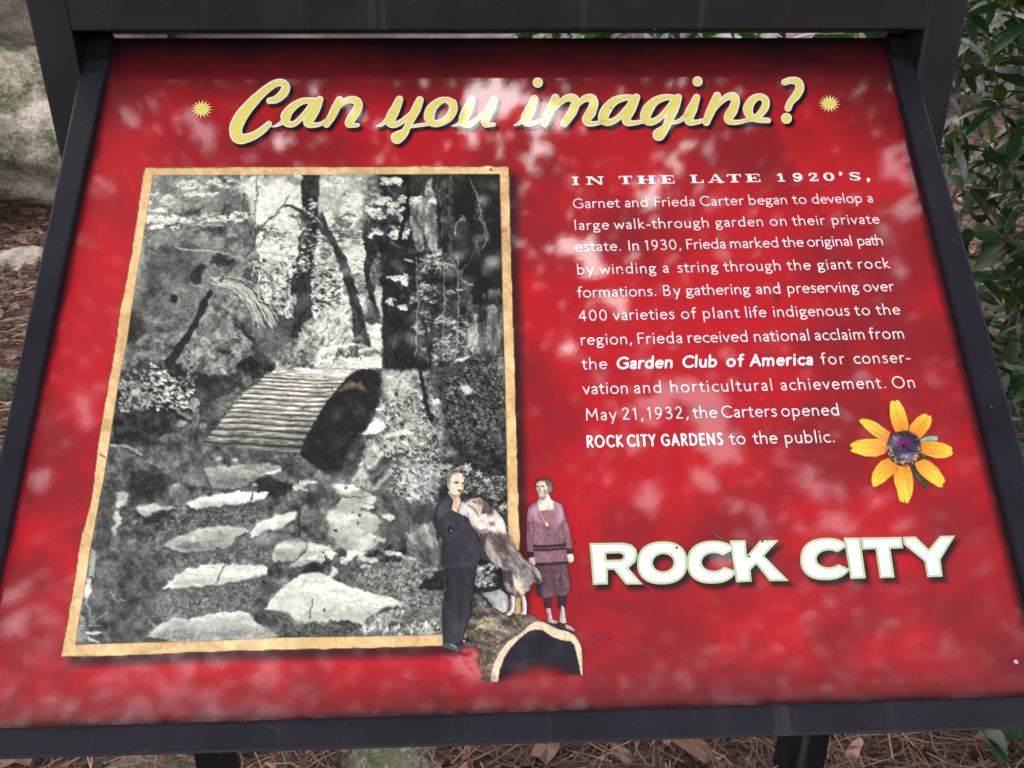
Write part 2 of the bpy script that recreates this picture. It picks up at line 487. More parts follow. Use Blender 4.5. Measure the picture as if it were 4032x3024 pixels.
class Canvas:
    """a flat print: display colour 0..255 and opacity on a regular grid laid on the panel"""
    def __init__(s, x0, y0, x1, y1, st):
        s.st = st; s.x0 = x0; s.y0 = y0
        s.X, s.Y = grid(x0, y0, x1, y1, st)
        s.C = np.zeros(s.X.shape + (3,)); s.A = np.zeros(s.X.shape)
    def box(s, pts, pad):
        pts = np.asarray(pts, float)[:, :2]
        i0 = max(0, int((pts[:, 0].min() - pad - s.x0) / s.st)); i1 = min(s.X.shape[1], int((pts[:, 0].max() + pad - s.x0) / s.st) + 2)
        j0 = max(0, int((pts[:, 1].min() - pad - s.y0) / s.st)); j1 = min(s.X.shape[0], int((pts[:, 1].max() + pad - s.y0) / s.st) + 2)
        return slice(j0, max(j0, j1)), slice(i0, max(i0, i1))
    def lay(s, sl, cov, col, keep=False):
        cov = cov[..., None]
        col = np.asarray(col, float)
        if col.ndim == 0: col = np.full(3, float(col))
        s.C[sl] = s.C[sl] * (1 - cov) + col * cov
        if not keep: s.A[sl] = np.maximum(s.A[sl], cov[..., 0])
    def tex(s, X, Y, col, amp, sc, ang=0, asp=1, seed=0, ridg=False):
        nz = noise2(X, Y, sc * asp, sc, seed, 4, .6, ang) * 2 - 1
        if ridg: nz = 1 - 2 * np.abs(nz) * 1.6
        c = np.asarray(col, float)
        if c.ndim == 0: c = np.full(3, float(c))
        return np.clip(c + (amp * nz)[..., None], 0, 255)
    def poly(s, pts, col, soft=2, amp=0, sc=30, ang=0, asp=1, seed=0, rag=0, ragsc=18, keep=False, op=1, ridg=False):
        sl = s.box(pts, soft + rag + 4)
        X, Y = s.X[sl], s.Y[sl]
        if X.size == 0: return
        d = sd_poly(X, Y, pts)
        if rag: d = d + (noise2(X, Y, ragsc, ragsc, seed + 5, 3) - .5) * 2 * rag
        cov = np.clip(.5 - d / (2 * soft), 0, 1) * op
        s.lay(sl, cov, s.tex(X, Y, col, amp, sc, ang, asp, seed, ridg) if amp else col, keep)
    def line(s, pts, col, soft=1.5, keep=False, amp=0, sc=10, op=1, seed=0, ang=0, asp=1):
        wmax = max(q[2] for q in pts)
        sl = s.box(pts, wmax + soft + 3)
        X, Y = s.X[sl], s.Y[sl]
        if X.size == 0: return
        d = sd_stroke(X, Y, pts)
        s.lay(sl, np.clip(.5 - d / (2 * soft), 0, 1) * op, s.tex(X, Y, col, amp, sc, ang, asp, seed) if amp else col, keep)
    def ell(s, cx, cy, rx, ry, col, ang=0, soft=1.5, keep=False, op=1):
        r = max(rx, ry) + soft + 2
        sl = s.box([(cx - r, cy - r), (cx + r, cy + r)], 0)
        X, Y = s.X[sl] - cx, s.Y[sl] - cy
        if X.size == 0: return
        c, sn = math.cos(ang), math.sin(ang)
        u = (X * c + Y * sn) / rx; v = (-X * sn + Y * c) / ry
        d = (np.sqrt(u * u + v * v) - 1) * min(rx, ry)
        s.lay(sl, np.clip(.5 - d / (2 * soft), 0, 1) * op, col, keep)
    def flecks(s, region, n, size, cols, asp=2.2, ang=0, dang=.6, seed=1, soft=1.6, clump=None):
        """many small leaf marks inside a polygon"""
        r = np.random.default_rng(seed)
        P = np.asarray(region, float)
        x0, y0 = P.min(0); x1, y1 = P.max(0)
        k = 0
        xs = r.uniform(x0, x1, n * 6); ys = r.uniform(y0, y1, n * 6)
        ok = sd_poly(xs, ys, region) < (noise2(xs, ys, 40, 30, seed + 9, 3) - .62) * 46
        if clump is not None:
            nz = noise2(xs, ys, clump, clump * .6, seed, 3)
            ok &= r.random(len(xs)) < np.clip((nz - .42) * 5, 0, 1)
        xs = xs[ok][:n]; ys = ys[ok][:n]
        sz = r.uniform(size[0], size[1], len(xs)); an = ang + r.normal(0, dang, len(xs)); ci = r.integers(0, len(cols), len(xs))
        for x, y, z, a, c in zip(xs, ys, sz, an, ci):
            s.ell(x, y, z, z / asp, cols[c], a, soft, keep=True)
    def build(s, name, h, mat, parent, tone=1.0):
        A = s.A
        use = (A[:-1, :-1] > .01) | (A[1:, :-1] > .01) | (A[:-1, 1:] > .01) | (A[1:, 1:] > .01)
        ny, nx = A.shape
        jj, ii = np.nonzero(use)
        a0 = jj * nx + ii
        Q = np.stack([a0, a0 + nx, a0 + nx + 1, a0 + 1], 1)
        ids, inv = np.unique(Q.ravel(), return_inverse=True)
        Vv = hit(s.X.ravel()[ids], s.Y.ravel()[ids], h)
        col = np.concatenate([lin(s.C.reshape(-1, 3)[ids]) * tone, A.ravel()[ids][:, None]], 1)
        return put(name, mesh_np(name, Vv, inv.reshape(-1, 4), col), parent, mat)

def K(ox, oy, s):
    """polygon points measured in an enlarged detail -> plane coordinates"""
    def f(*p):
        return [(ox + a[0] * s, oy + a[1] * s) + tuple(x * s for x in a[2:]) for a in p]
    return f
c1 = K(500, 650, .36166); c2 = K(1250, 650, .36166); c3 = K(450, 1200, .36166); c4 = K(1250, 1200, .36166)
c5 = K(350, 1750, .36166); c6 = K(1000, 1750, .36166); c7 = K(230, 2080, .36166); c8 = K(1000, 2080, .36166)
g1 = K(1650, 1800, .31646); g2 = K(1650, 2200, .31646); gf = K(3250, 1500, .33149)
t4 = K(850, 260, .5425); t5 = K(1950, 240, .6329); t6 = K(2280, 2050, .7233)
# ------------------------------------------------------------------ the sign
m_frame = frame_mat('painted_black_steel')
m_frame2 = frame_mat('slate_black_rail', (.012, .012, .018), .42)
m_black = frame_mat('shade_black', (.003, .003, .004), .8)  # near-black that carries the shade on the rail tops
m_edge = frame_mat('panel_edge', (.03, .035, .03), .4)
sign = empty('interpretive_sign', (0, .25, 0), 'slanted red glossy information sign in a black metal frame among rocks and leafy shrubs', 'sign')

def pquad(pts, h):
    return [tuple(hit(x, y, h)) for x, y in pts]
# backing sheet: edge of the red panel
PANEL = [(437, 157), (3499, 149), (4165, 2752), (-160, 2886)]
_t = [hit(x, y, -.0008) for x, y in ((437, 156), (3500, 148), (4160, 2752), (-155, 2886))]
bk = solid('panel_core', [q - PN * .008 for q in _t], _t, m_edge, sign, .0006)

lam = laminate('printed_laminate')
lam_a = laminate('printed_cutout_laminate', None, True)

# ---- red ground of the print, with the artwork's own mottling, dark edges and soft drop marks
cv = Canvas(-164, 150, 4172, 2890, 8)
X, Y = cv.X, cv.Y
tL = (Y - 157) / (2886 - 157); xl = 437 + (-160 - 437) * tL; xr = 3499 + (4165 - 3499) * tL
yt = 157 - 8 * (X - 437) / 3062; yb = 2886 - 134 * (X + 160) / 4325
n1 = noise2(X, Y, 420, 300, 1, 5, .55); n2 = noise2(X, Y, 620, 110, 2, 4, .6, ang=1.0); n3 = noise2(X, Y, 60, 40, 3, 4, .6)
base = np.array([182, 22, 34.])[None, None] * np.ones(X.shape + (1,))
dark = np.clip((n1 - .40) * 1.5, 0, .6) * .8 + np.clip((n3 - .5) * 2, 0, 1) * .06 + np.clip((n2 - .5) * 2, 0, 1) * .20 * np.clip((X - 2200) / 1400 + (Y - 1500) / 2200, 0, 1)
base = base * (1 - dark)[..., None] + np.array([96, 26, 32.]) * dark[..., None]
lightm = (np.clip((n2 - .62) * 3, 0, 1) * .35)[..., None]
base = base * (1 - lightm) + np.array([214, 22, 26.]) * lightm
edge_n = (n3 - .5) * 30 + (n1 - .5) * 60
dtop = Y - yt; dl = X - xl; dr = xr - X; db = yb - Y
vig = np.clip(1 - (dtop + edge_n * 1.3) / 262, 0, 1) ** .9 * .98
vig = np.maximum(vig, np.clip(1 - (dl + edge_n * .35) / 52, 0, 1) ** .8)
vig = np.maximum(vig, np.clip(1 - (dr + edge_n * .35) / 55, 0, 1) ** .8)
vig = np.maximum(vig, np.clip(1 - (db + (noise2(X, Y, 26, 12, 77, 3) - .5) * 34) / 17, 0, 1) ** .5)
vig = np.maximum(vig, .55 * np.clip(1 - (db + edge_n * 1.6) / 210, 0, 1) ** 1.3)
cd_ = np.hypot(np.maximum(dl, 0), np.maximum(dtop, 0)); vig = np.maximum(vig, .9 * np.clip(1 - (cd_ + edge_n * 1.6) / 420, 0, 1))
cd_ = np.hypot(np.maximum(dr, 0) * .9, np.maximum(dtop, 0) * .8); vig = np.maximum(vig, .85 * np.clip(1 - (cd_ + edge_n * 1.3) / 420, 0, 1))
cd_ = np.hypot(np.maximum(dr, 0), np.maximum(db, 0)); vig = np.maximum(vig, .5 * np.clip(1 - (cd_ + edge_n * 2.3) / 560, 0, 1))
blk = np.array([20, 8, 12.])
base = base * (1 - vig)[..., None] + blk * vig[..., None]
BORDER = c1((205, 25)) + c1((700, 28), (1200, 20), (2212, 20)) + c2((700, 15), (1400, 12), (2075, 10), (2090, 45), (2088, 330), (2098, 620), (2110, 1000), (2132, 1660)) \
    + c4((2128, 120), (2140, 400), (2150, 850), (2165, 1300), (2175, 1650)) + g1((1225, 0), (1228, 300), (1242, 560), (1238, 760), (1250, 950), (1255, 1200)) \
    + g2((1262, 200), (1270, 500), (1270, 700), (1100, 800), (290, 1085)) + c8((1500, 1300), (1050, 1308), (600, 1320), (340, 1326), (0, 1332)) + c7((1600, 1345), (900, 1378), (600, 1390), (25, 1400)) \
    + c7((100, 1010), (180, 520), (250, 60), (280, 0)) + c5((30, 600), (90, 100), (100, 0)) + c3((10, 450), (60, 100), (78, 0)) + c1((60, 900), (145, 330), (180, 100))
def soft_mark(sd, rr, strength, colr=(38, 12, 20)):
    global base
    k = np.clip(.5 - sd / (2 * rr), 0, 1); k = k * k * (3 - 2 * k) * strength
    base = base * (1 - k)[..., None] + np.array(colr, float) * k[..., None]
soft_mark(sd_poly(X - 32, Y - 36, BORDER), 24, .82)
ROCKCITY = {
 'R': [t6((57, 122), (240, 120), (285, 130), (312, 155), (318, 185), (308, 225), (270, 258), (348, 347), (255, 348), (190, 268), (157, 268), (157, 347), (75, 350)), t6((148, 180), (222, 178), (240, 187), (240, 203), (225, 212), (150, 213))],
 'K': [t6((820, 108), (905, 107), (914, 190), (985, 108), (1086, 106), (1008, 192), (1143, 328), (1037, 330), (965, 238), (934, 268), (940, 332), (855, 336))],
 'I': [t6((1440, 93), (1530, 92), (1562, 314), (1478, 318))],
 'T': [t6((1532, 92), (1757, 89), (1765, 151), (1695, 153), (1718, 310), (1637, 313), (1613, 155), (1541, 158))],
 'Y': [t6((1763, 88), (1832, 86), (1903, 155), (1965, 83), (2048, 81), (1968, 212), (1980, 305), (1895, 308), (1880, 222), (1767, 130))],
}
def oval(cx, cy, rx, ry, pw=2.35, n=64, rot=.04):
    o = []
    for i in range(n):
        a = 2 * math.pi * i / n; c, s = math.cos(a), math.sin(a)
        x = rx * abs(c) ** (2 / pw) * (1 if c > 0 else -1); y = ry * abs(s) ** (2 / pw) * (1 if s > 0 else -1)
        o.append((cx + x, cy + y - rot * x * 0 - .015 * x))
    return o
def name_sd(ch, X, Y):
    if ch in ROCKCITY:
        d = sd_poly(X, Y, ROCKCITY[ch][0])
        for h_ in ROCKCITY[ch][1:]: d = np.maximum(d, -sd_poly(X, Y, h_))
        return d
    if ch == 'O':
        return np.maximum(sd_poly(X, Y, t6(*oval(453, 230, 137, 117))), -sd_poly(X, Y, t6(*oval(458, 229, 56, 47, 2))))
    if ch == 'C':
        d = np.maximum(sd_poly(X, Y, t6(*oval(727, 226, 140, 117))), -sd_poly(X, Y, t6(*oval(735, 225, 66, 48, 2))))
        return np.maximum(d, -sd_poly(X, Y, t6((770, 196), (838, 160), (940, 130), (940, 330), (850, 272), (782, 248))))
    d = np.maximum(sd_poly(X, Y, t6(*oval(1345, 209, 141, 115))), -sd_poly(X, Y, t6(*oval(1360, 208, 66, 46, 2))))
    return np.maximum(d, -sd_poly(X, Y, t6((1395, 180), (1452, 145), (1560, 110), (1560, 330), (1470, 262), (1402, 233))))
NAMEBOX = {'R': (2300, 2125, 2550, 2320), 'O': (2500, 2115, 2725, 2315), 'C': (2695, 2110, 2915, 2315), 'K': (2860, 2110, 3120, 2305),
           'D': (3135, 2100, 3380, 2300), 'I': (3310, 2105, 3425, 2290), 'T': (3370, 2100, 3575, 2290), 'Y': (3540, 2095, 3775, 2285)}
sdn = np.full(X.shape, 1e9)
jj = (slice(None), slice(None))
for ch in NAMEBOX: sdn = np.minimum(sdn, name_sd(ch, X - 16, Y - 20))
soft_mark(sdn, 15, .92, (30, 10, 18))
# pale ledge and bark dust fading into the red under the figures
ledge = sd_poly(X, Y, g2((520, 1095), (745, 1085), (900, 1330), (880, 1530), (640, 1540), (430, 1400), (330, 1220)))
k = np.clip(.5 - ledge / 60, 0, 1) * np.clip(noise2(X, Y, 40, 18, 21, 4) * 2.4 - .4, 0, 1)
base = base * (1 - k * .75)[..., None] + np.array([205, 120, 125.]) * (k * .75)[..., None]
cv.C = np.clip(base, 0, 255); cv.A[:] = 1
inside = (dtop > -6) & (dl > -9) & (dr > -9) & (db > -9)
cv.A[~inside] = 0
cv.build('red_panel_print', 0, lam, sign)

# ---- title lettering in script, each letter its own stroke set
TITLE = [
 ('C', [t4(*smooth([(388, 252, 40), (440, 240, 50), (492, 195, 58), (508, 150, 54), (478, 120, 48), (420, 132, 50), (340, 190, 58), (250, 280, 68), (180, 370, 78), (145, 450, 80), (155, 515, 72), (205, 527, 62), (280, 502, 54), (340, 462, 48), (385, 420, 40)]))]),
 ('a', [t4(*smooth([(403, 441, 6), (440, 432, 18), (480, 410, 30)])), t4(*smooth([(745, 250, 34), (690, 250, 40), (620, 258, 44), (548, 305, 56), (507, 365, 64), (515, 412, 50), (565, 420, 38), (625, 370, 36), (675, 305, 34), (705, 260, 34)])),
        t4(*smooth([(755, 242, 44), (728, 300, 60), (690, 365, 64), (665, 410, 56), (700, 428, 38), (760, 420, 28), (815, 385, 22)]))]),
 ('n', [t4(*smooth([(898, 247, 50), (872, 300, 58), (840, 365, 54), (803, 422, 46)])), t4(*smooth([(850, 350, 16), (890, 300, 28), (950, 250, 42), (1005, 247, 52), (1035, 275, 56), (1018, 330, 62), (980, 385, 60), (965, 420, 48), (1000, 430, 30), (1030, 428, 26)]))]),
 ('y', [t4(*smooth([(1162, 438, 8), (1205, 424, 24), (1245, 385, 30)])), t4(*smooth([(1332, 243, 50), (1308, 300, 60), (1275, 365, 64), (1262, 410, 54), (1300, 425, 42), (1360, 395, 36), (1415, 340, 24)])),
        t4(*smooth([(1480, 247, 50), (1452, 315, 60), (1415, 385, 54), (1390, 440, 44), (1365, 485, 56), (1315, 520, 76)])), t4(*smooth([(1385, 445, 20), (1460, 432, 24), (1545, 420, 24)]))]),
 ('o', [t4(*smooth([(1690, 243, 34), (1630, 252, 46), (1570, 302, 62), (1548, 365, 66), (1572, 412, 50), (1630, 412, 46), (1692, 372, 54), (1722, 315, 58), (1718, 268, 52), (1695, 262, 40)]))]),
 ('u', [t4(*smooth([(1712, 436, 8), (1760, 422, 24), (1800, 385, 34)])), t4(*smooth([(1858, 243, 50), (1835, 300, 64), (1805, 365, 64), (1795, 408, 54), (1835, 425, 40), (1885, 398, 34), (1940, 340, 24)])),
        t4(*smooth([(2018, 248, 52), (1990, 315, 62), (1960, 378, 60), (1955, 418, 46), (1985, 428, 30), (2018, 424, 26)]))]),
 ('i', [t5(*smooth([(114, 402, 6), (155, 385, 22), (190, 345, 28)])), t5(*smooth([(245, 236, 44), (218, 300, 54), (192, 352, 54), (195, 385, 40), (235, 388, 28), (290, 372, 22)])), t5((264, 135, 58), (265, 135, 58))]),
 ('m', [t5(*smooth([(374, 230, 46), (350, 290, 52), (322, 345, 48), (306, 388, 42)])), t5(*smooth([(345, 330, 16), (385, 280, 26), (435, 235, 38), (480, 230, 48), (500, 255, 50), (482, 310, 52), (450, 360, 48), (430, 388, 44)])),
        t5(*smooth([(465, 330, 16), (505, 280, 26), (555, 235, 38), (600, 233, 48), (614, 265, 50), (595, 320, 54), (568, 362, 50), (580, 388, 34), (630, 388, 26), (690, 368, 22)]))]),
 ('a', [t5(*smooth([(865, 230, 32), (810, 228, 36), (740, 250, 48), (690, 305, 56), (672, 358, 54), (705, 382, 40), (760, 358, 34), (810, 305, 32), (850, 250, 30)])), t5(*smooth([(878, 227, 42), (850, 290, 52), (818, 350, 52), (820, 382, 40), (870, 385, 28), (940, 370, 22)]))]),
 ('g', [t5(*smooth([(1110, 228, 32), (1060, 226, 36), (995, 250, 48), (948, 305, 58), (935, 355, 54), (970, 380, 40), (1025, 352, 34), (1075, 295, 32), (1110, 245, 30)])), t5(*smooth([(1138, 228, 42), (1115, 290, 52), (1085, 355, 50), (1060, 415, 46), (1018, 458, 66)])), t5(*smooth([(1080, 386, 22), (1140, 375, 24), (1195, 335, 28)]))]),
 ('i', [t5(*smooth([(1252, 228, 42), (1228, 290, 54), (1203, 348, 54), (1210, 380, 40), (1255, 380, 28), (1320, 362, 22)])), t5((1258, 127, 58), (1259, 127, 58))]),
 ('n', [t5(*smooth([(1380, 218, 46), (1355, 280, 52), (1328, 340, 48), (1313, 380, 42)])), t5(*smooth([(1352, 325, 16), (1390, 270, 26), (1440, 225, 38), (1480, 222, 48), (1495, 250, 50), (1478, 305, 54), (1450, 350, 52), (1462, 378, 34), (1515, 380, 26), (1575, 365, 24)]))]),
 ('e', [t5(*smooth([(1570, 368, 24), (1630, 345, 36), (1675, 295, 44), (1682, 245, 42), (1645, 222, 38), (1598, 245, 48), (1572, 300, 54), (1590, 345, 44), (1640, 365, 34), (1698, 370, 30)]))]),
 ('question_mark', [t5(*smooth([(1800, 132, 36), (1840, 120, 38), (1882, 130, 46), (1895, 170, 50), (1872, 215, 48), (1838, 255, 40), (1822, 292, 40)])), t5((1811, 357, 62), (1812, 357, 62))]),
]
yellow = laminate('yellow_print', L(232, 222, 112))
white = laminate('white_print', L(240, 238, 240))
shadow_ink = laminate('dark_ink', L(30, 12, 20))
pinkw = laminate('pinkish_white_print', L(244, 226, 230))
def part_empty(name, label):
    o = bpy.data.objects.new(name, None); o.empty_display_size = .05
    COL.objects.link(o); o.parent = sign; o.matrix_parent_inverse = Matrix.Translation(-Vector(sign.location))
    o['label'] = label
    return o
def put3(o, par):
    o.parent = par; o.matrix_parent_inverse = par.matrix_world.inverted() if False else Matrix.Translation(-Vector(sign.location))
HZ = .00035
title = part_empty('title_lettering', 'yellow script title with white outline across the top of the red panel')
def sub(o, par):
    """make o a sub-part of an already placed part empty or mesh that keeps world coordinates"""
    if o is None: return
    o.parent = par; o.matrix_parent_inverse = Matrix.Identity(4); o.location = (0, 0, 0)
# every part under the sign carries the inverse of the sign's offset; sub-parts sit in the same frame
Sh = []
TITLE = [(ch, [[(q[0], q[1], q[2] * (1.13 if q[2] < 34 or len(s_) == 2 else 1.20) if len(s_) > 2 else q[2] * 1.08) for q in s_] for s_ in st_]) for ch, st_ in TITLE]
for ch, strokes in TITLE:
    allp = np.array([q for s_ in strokes for q in s_])
    x0, y0 = allp[:, 0].min() - 30, allp[:, 1].min() - 30; x1, y1 = allp[:, 0].max() + 34, allp[:, 1].max() + 36
    Xg, Yg = grid(x0, y0, x1, y1, 2.5)
    S = np.full(Xg.shape, 1e9)
    for s_ in strokes: S = np.minimum(S, sd_stroke(Xg, Yg, s_))
    ch_n = 'question_mark' if ch == 'question_mark' else 'letter'
    for nm, Sx, mt, hh, dx, dy in ((ch_n + '_outline', S, white, 2 * HZ, 0, 0), (ch_n, S + 4.6, yellow, 3 * HZ, 0, 0)):
        o = sdf_mesh(nm, Sx, Xg + dx, Yg + dy, lambda a, b, hh=hh: hit(a, b, hh), mt, None)
        sub(o, title)
    Sh.append((x0, y0, x1, y1, strokes))
x0, y0, x1, y1 = 880, 290, 3200, 600
Xg, Yg = grid(x0, y0, x1, y1, 4)
S = np.full(Xg.shape, 1e9)
for (_, _, _, _, st_) in Sh:
    for s_ in st_:
        q = np.array(s_); i0 = max(0, int((q[:, 0].min() - 60 - x0) / 4)); i1 = int((q[:, 0].max() + 80 - x0) / 4)
        sl = (slice(None), slice(i0, i1)); S[sl] = np.minimum(S[sl], sd_stroke(Xg[sl] - 11, Yg[sl] - 13, s_))
cs = Canvas(x0, y0, x1, y1, 4)
cs.C[:] = (26, 10, 18); cs.A = np.clip(.5 - (S - 1) / 9, 0, 1) * .96
o = cs.build('title_drop_mark', HZ, lam_a, None); sub(o, title)

# starbursts beside the title
def starburst(cx, cy, rx, ry, label):
    st = []
    for i in range(32):
        a = math.pi * 2 * i / 32 + .1; k = 1 if i % 2 == 0 else .50
        st.append((cx + rx * k * math.cos(a), cy + ry * k * math.sin(a)))
    bm = bmesh.new()
    c = bm.verts.new(hit(cx, cy, 2 * HZ)); vs_ = [bm.verts.new(hit(x, y, 2 * HZ)) for x, y in st]
    for i in range(32): bm.faces.new((c, vs_[(i + 1) % 32], vs_[i]))
    me = bpy.data.meshes.new('starburst'); bm.to_mesh(me); bm.free()
    s_ = put('starburst', me, sign, laminate_w)
    s_['label'] = label
    Xg, Yg = grid(cx - 32, cy - 32, cx + 32, cy + 32, 2.5)
    o = sdf_mesh('starburst_centre', (np.hypot((Xg - cx) / rx, (Yg - cy) / ry) - .56) * rx, Xg, Yg, lambda a, b: hit(a, b, 3 * HZ), yellow, None)
    sub(o, s_)
laminate_w = laminate('pale_yellow_print', L(242, 232, 160))
starburst(794, 429, 45, 37, 'small pale yellow starburst left of the title')
starburst(3265, 408, 44, 36, 'small pale yellow starburst right of the title')

# ---- large name lettering
namel = part_empty('name_lettering', 'large white block letters with pale green outline at lower right')
green_o = laminate('pale_green_print', L(190, 214, 164))
for ch, bx in NAMEBOX.items():
    Xg, Yg = grid(*bx, 2.5)
    S = name_sd(ch, Xg, Yg)
    hh = {'R': 2, 'O': 2.25, 'C': 2.5, 'K': 2.75, 'D': 2, 'I': 2.25, 'T': 2.5, 'Y': 2.75}[ch]
    sub(sdf_mesh('letter_outline', S, Xg, Yg, lambda a, b: hit(a, b, hh * HZ), green_o, None), namel)
    sub(sdf_mesh('letter', S + 8.5, Xg, Yg, lambda a, b: hit(a, b, (hh + 2) * HZ), laminate_n if False else white, None), namel)
# ------------------------------------------------------------------ rails, beam and posts
def rail(name, px4, h, depth, mat, label=None, bevel=.0022):
    top = [hit(x, y, h) for x, y in px4]; bot = [p_ - PN * depth for p_ in top]
    o = solid(name, bot, top, mat, sign, bevel)
    if label: o['label'] = label
    return o
rail('side_rail', [(331, 200), (432, 200), (-142, 2890), (-255, 3002)], .007, .036, m_frame2)
rail('side_rail', [(3504, 200), (3586, 200), (4330, 2870), (4150, 2744)], .007, .036, m_frame2)
rail('bottom_rail', [(-140, 2876), (4147, 2741), (4328, 2862), (-252, 2999)], .0085, .038, m_frame2)
def onplane_y(px, py, yy):
    d = rays(px, py); s = (yy - CAM[1]) / d[1]; return CAM + d * s
YB = .200
xlo = onplane_y(95, 0, YB)[0]; xli = onplane_y(275, 120, YB)[0]; xro = onplane_y(3815, 0, YB)[0]; xri = onplane_y(3645, 120, YB)[0]
zb = GZ + .277
def box(name, x0, x1, y0, y1, z0, z1, mat, bevel=.002, x0b=None, x1b=None):
    x0b = x0 if x0b is None else x0b; x1b = x1 if x1b is None else x1b
    return solid(name, [(x0b, y0, z0), (x1b, y0, z0), (x1b, y1, z0), (x0b, y1, z0)], [(x0, y0, z1), (x1, y0, z1), (x1, y1, z1), (x0, y1, z1)], mat, sign, bevel)
lzb = onplane_y(816, 3000, YB); rzb = onplane_y(3180, 3000, YB)
gl = float(ground_z(xlo, YB)) - .05
# posts follow the two feet seen under the bottom rail
def post(xo, xi, foot_x0, foot_x1, zf):
    k = (gl - zb) / (zf - zb)
    a = xo + (foot_x0 - xo) * k; b = xi + (foot_x1 - xi) * k
    return box('post', xo, xi, YB, YB + .055, gl, zb + .11, m_frame, .003, a, b)
fl = onplane_y(766, 3000, YB), onplane_y(880, 3000, YB); fr = onplane_y(3107, 2990, YB), onplane_y(3252, 2990, YB)
kk = (zb + .11 - zb)
post(xlo, xli, fl[0][0], fl[1][0], fl[0][2]); post(xri, xro, fr[0][0], fr[1][0], fr[0][2])
box('top_beam', xli + .0006, xri - .0006, YB + .0008, YB + .068, zb, zb + .105, m_frame, .0025)
# added black blocks for the shade under the beam at the upper corners
rail('rail_shade_block', [(277, 128), (441, 128), (424, 226), (262, 240)], .0095, .030, m_black, None, .001)
rail('rail_shade_block', [(3497, 128), (3652, 128), (3668, 236), (3516, 222)], .0095, .030, m_black, None, .001)

# ------------------------------------------------------------------ things lying on the panel
m_drop, n, p, out = new_mat('water')
gl_ = N(n, 'ShaderNodeBsdfGlossy'); gl_.inputs['Roughness'].default_value = .03; tr_ = N(n, 'ShaderNodeBsdfTransparent'); tr_.inputs[0].default_value = (.86, .82, .82, 1)
fre = N(n, 'ShaderNodeFresnel'); fre.inputs[0].default_value = 1.40; mx_ = N(n, 'ShaderNodeMixShader'); gg = N(n, 'ShaderNodeNewGeometry'); ms_ = N(n, 'ShaderNodeMath', operation='SUBTRACT', use_clamp=True); n.links.new(fre.outputs[0], ms_.inputs[0]); n.links.new(gg.outputs['Backfacing'], ms_.inputs[1]); n.links.new(ms_.outputs[0], mx_.inputs[0]); n.links.new(tr_.outputs[0], mx_.inputs[1]); n.links.new(gl_.outputs[0], mx_.inputs[2]); n.links.new(mx_.outputs[0], out.inputs[0])
def drop(px, py, r, label, ang=0, asp=1.15, hh=.0006):
    c0 = hit(px, py, hh); k = np.linalg.norm(hit(px + 10, py, hh) - c0) / 10; R_ = r * k
    bm = bmesh.new(); nr, ns = 5, 16; rings = []
    for i in range(nr):
        t = i / nr * math.pi / 2; row = []
        for j in range(ns):
            a = 2 * math.pi * j / ns; rr = R_ * math.cos(t) * (1 + .06 * math.sin(2 * a + px) + .05 * math.sin(3 * a))
            u, v_ = rr * math.cos(a) * asp, rr * math.sin(a) / asp
            u, v_ = u * math.cos(ang) - v_ * math.sin(ang), u * math.sin(ang) + v_ * math.cos(ang)
            row.append(bm.verts.new(np.array([u, 0, 0]) + PU * v_ + PN * R_ * .42 * math.sin(t)))
        rings.append(row)
    top = bm.verts.new(PN * R_ * .42)
    for i in range(nr - 1):
        for j in range(ns): bm.faces.new((rings[i][j], rings[i][(j + 1) % ns], rings[i + 1][(j + 1) % ns], rings[i + 1][j]))
    for j in range(ns): bm.faces.new((rings[-1][j], rings[-1][(j + 1) % ns], top))
    me = bpy.data.meshes.new('water_drop'); bm.to_mesh(me); bm.free()
    me.materials.append(m_drop); me.polygons.foreach_set('use_smooth', [True] * len(me.polygons))
    o = bpy.data.objects.new('water_drop', me); o.location = c0; link(o)
    tag(o, label, 'water drop', 'water drops on the red panel')
for a in ((2414, 515, 12, 'clear water drop just under the second a of the title'), (2660, 829, 13, 'water drop under the word Frieda, left one of a close pair'),
          (2699, 836, 12, 'water drop under the word Frieda, right one of a close pair'), (2980, 763, 14, 'flattened water drop above the word began'),
          (2872, 1392, 8, 'tiny water drop above the word of, left one'), (2942, 1386, 9, 'tiny water drop between of and America, upper'),
          (2948, 1487, 9, 'tiny water drop above the end of horticultural'), (2910, 1494, 7, 'smallest water drop above the word horticultural'),
          (3056, 1902, 10, 'lone water drop on plain red below the last text line'), (1771, 2084, 13, 'dark round water drop on the suit of the printed man', .6, 1.1, .0027),
          (1642, 2632, 9, 'narrow upright water drop on the red below the cloth border', 1.5, 1.4), (2309, 2192, 11, 'water drop just left of the large letter R'),
          (2341, 2515, 11, 'bright water drop right of the printed log end'), (2528, 2550, 12, 'bright water drop below the large letters R and O'),
          (2139, 2661, 9, 'flat water drop inside the fading mouth of the printed log'), (2157, 2711, 7, 'small water drop under the printed log mouth'),
          (2289, 1955, 14, 'broken water drop right of the printed woman'), (1938, 2063, 13, 'water drop on the white fur of the printed dog', 1.2, 1.2, .0032),
          (849, 1855, 11, 'shiny narrow drop on the flat stone in the printed picture', 1.5, 1.5, .0015), (2580, 1800, 8, 'tiny water drop over the word GARDENS'),
          (2310, 1300, 8, 'tiny water drop above the word the, left text edge')):
    drop(*a)
m_bug, n, p, out = new_mat('dark_insect'); p.inputs['Base Color'].default_value = (.02, .012, .01, 1); p.inputs['Roughness'].default_value = .4
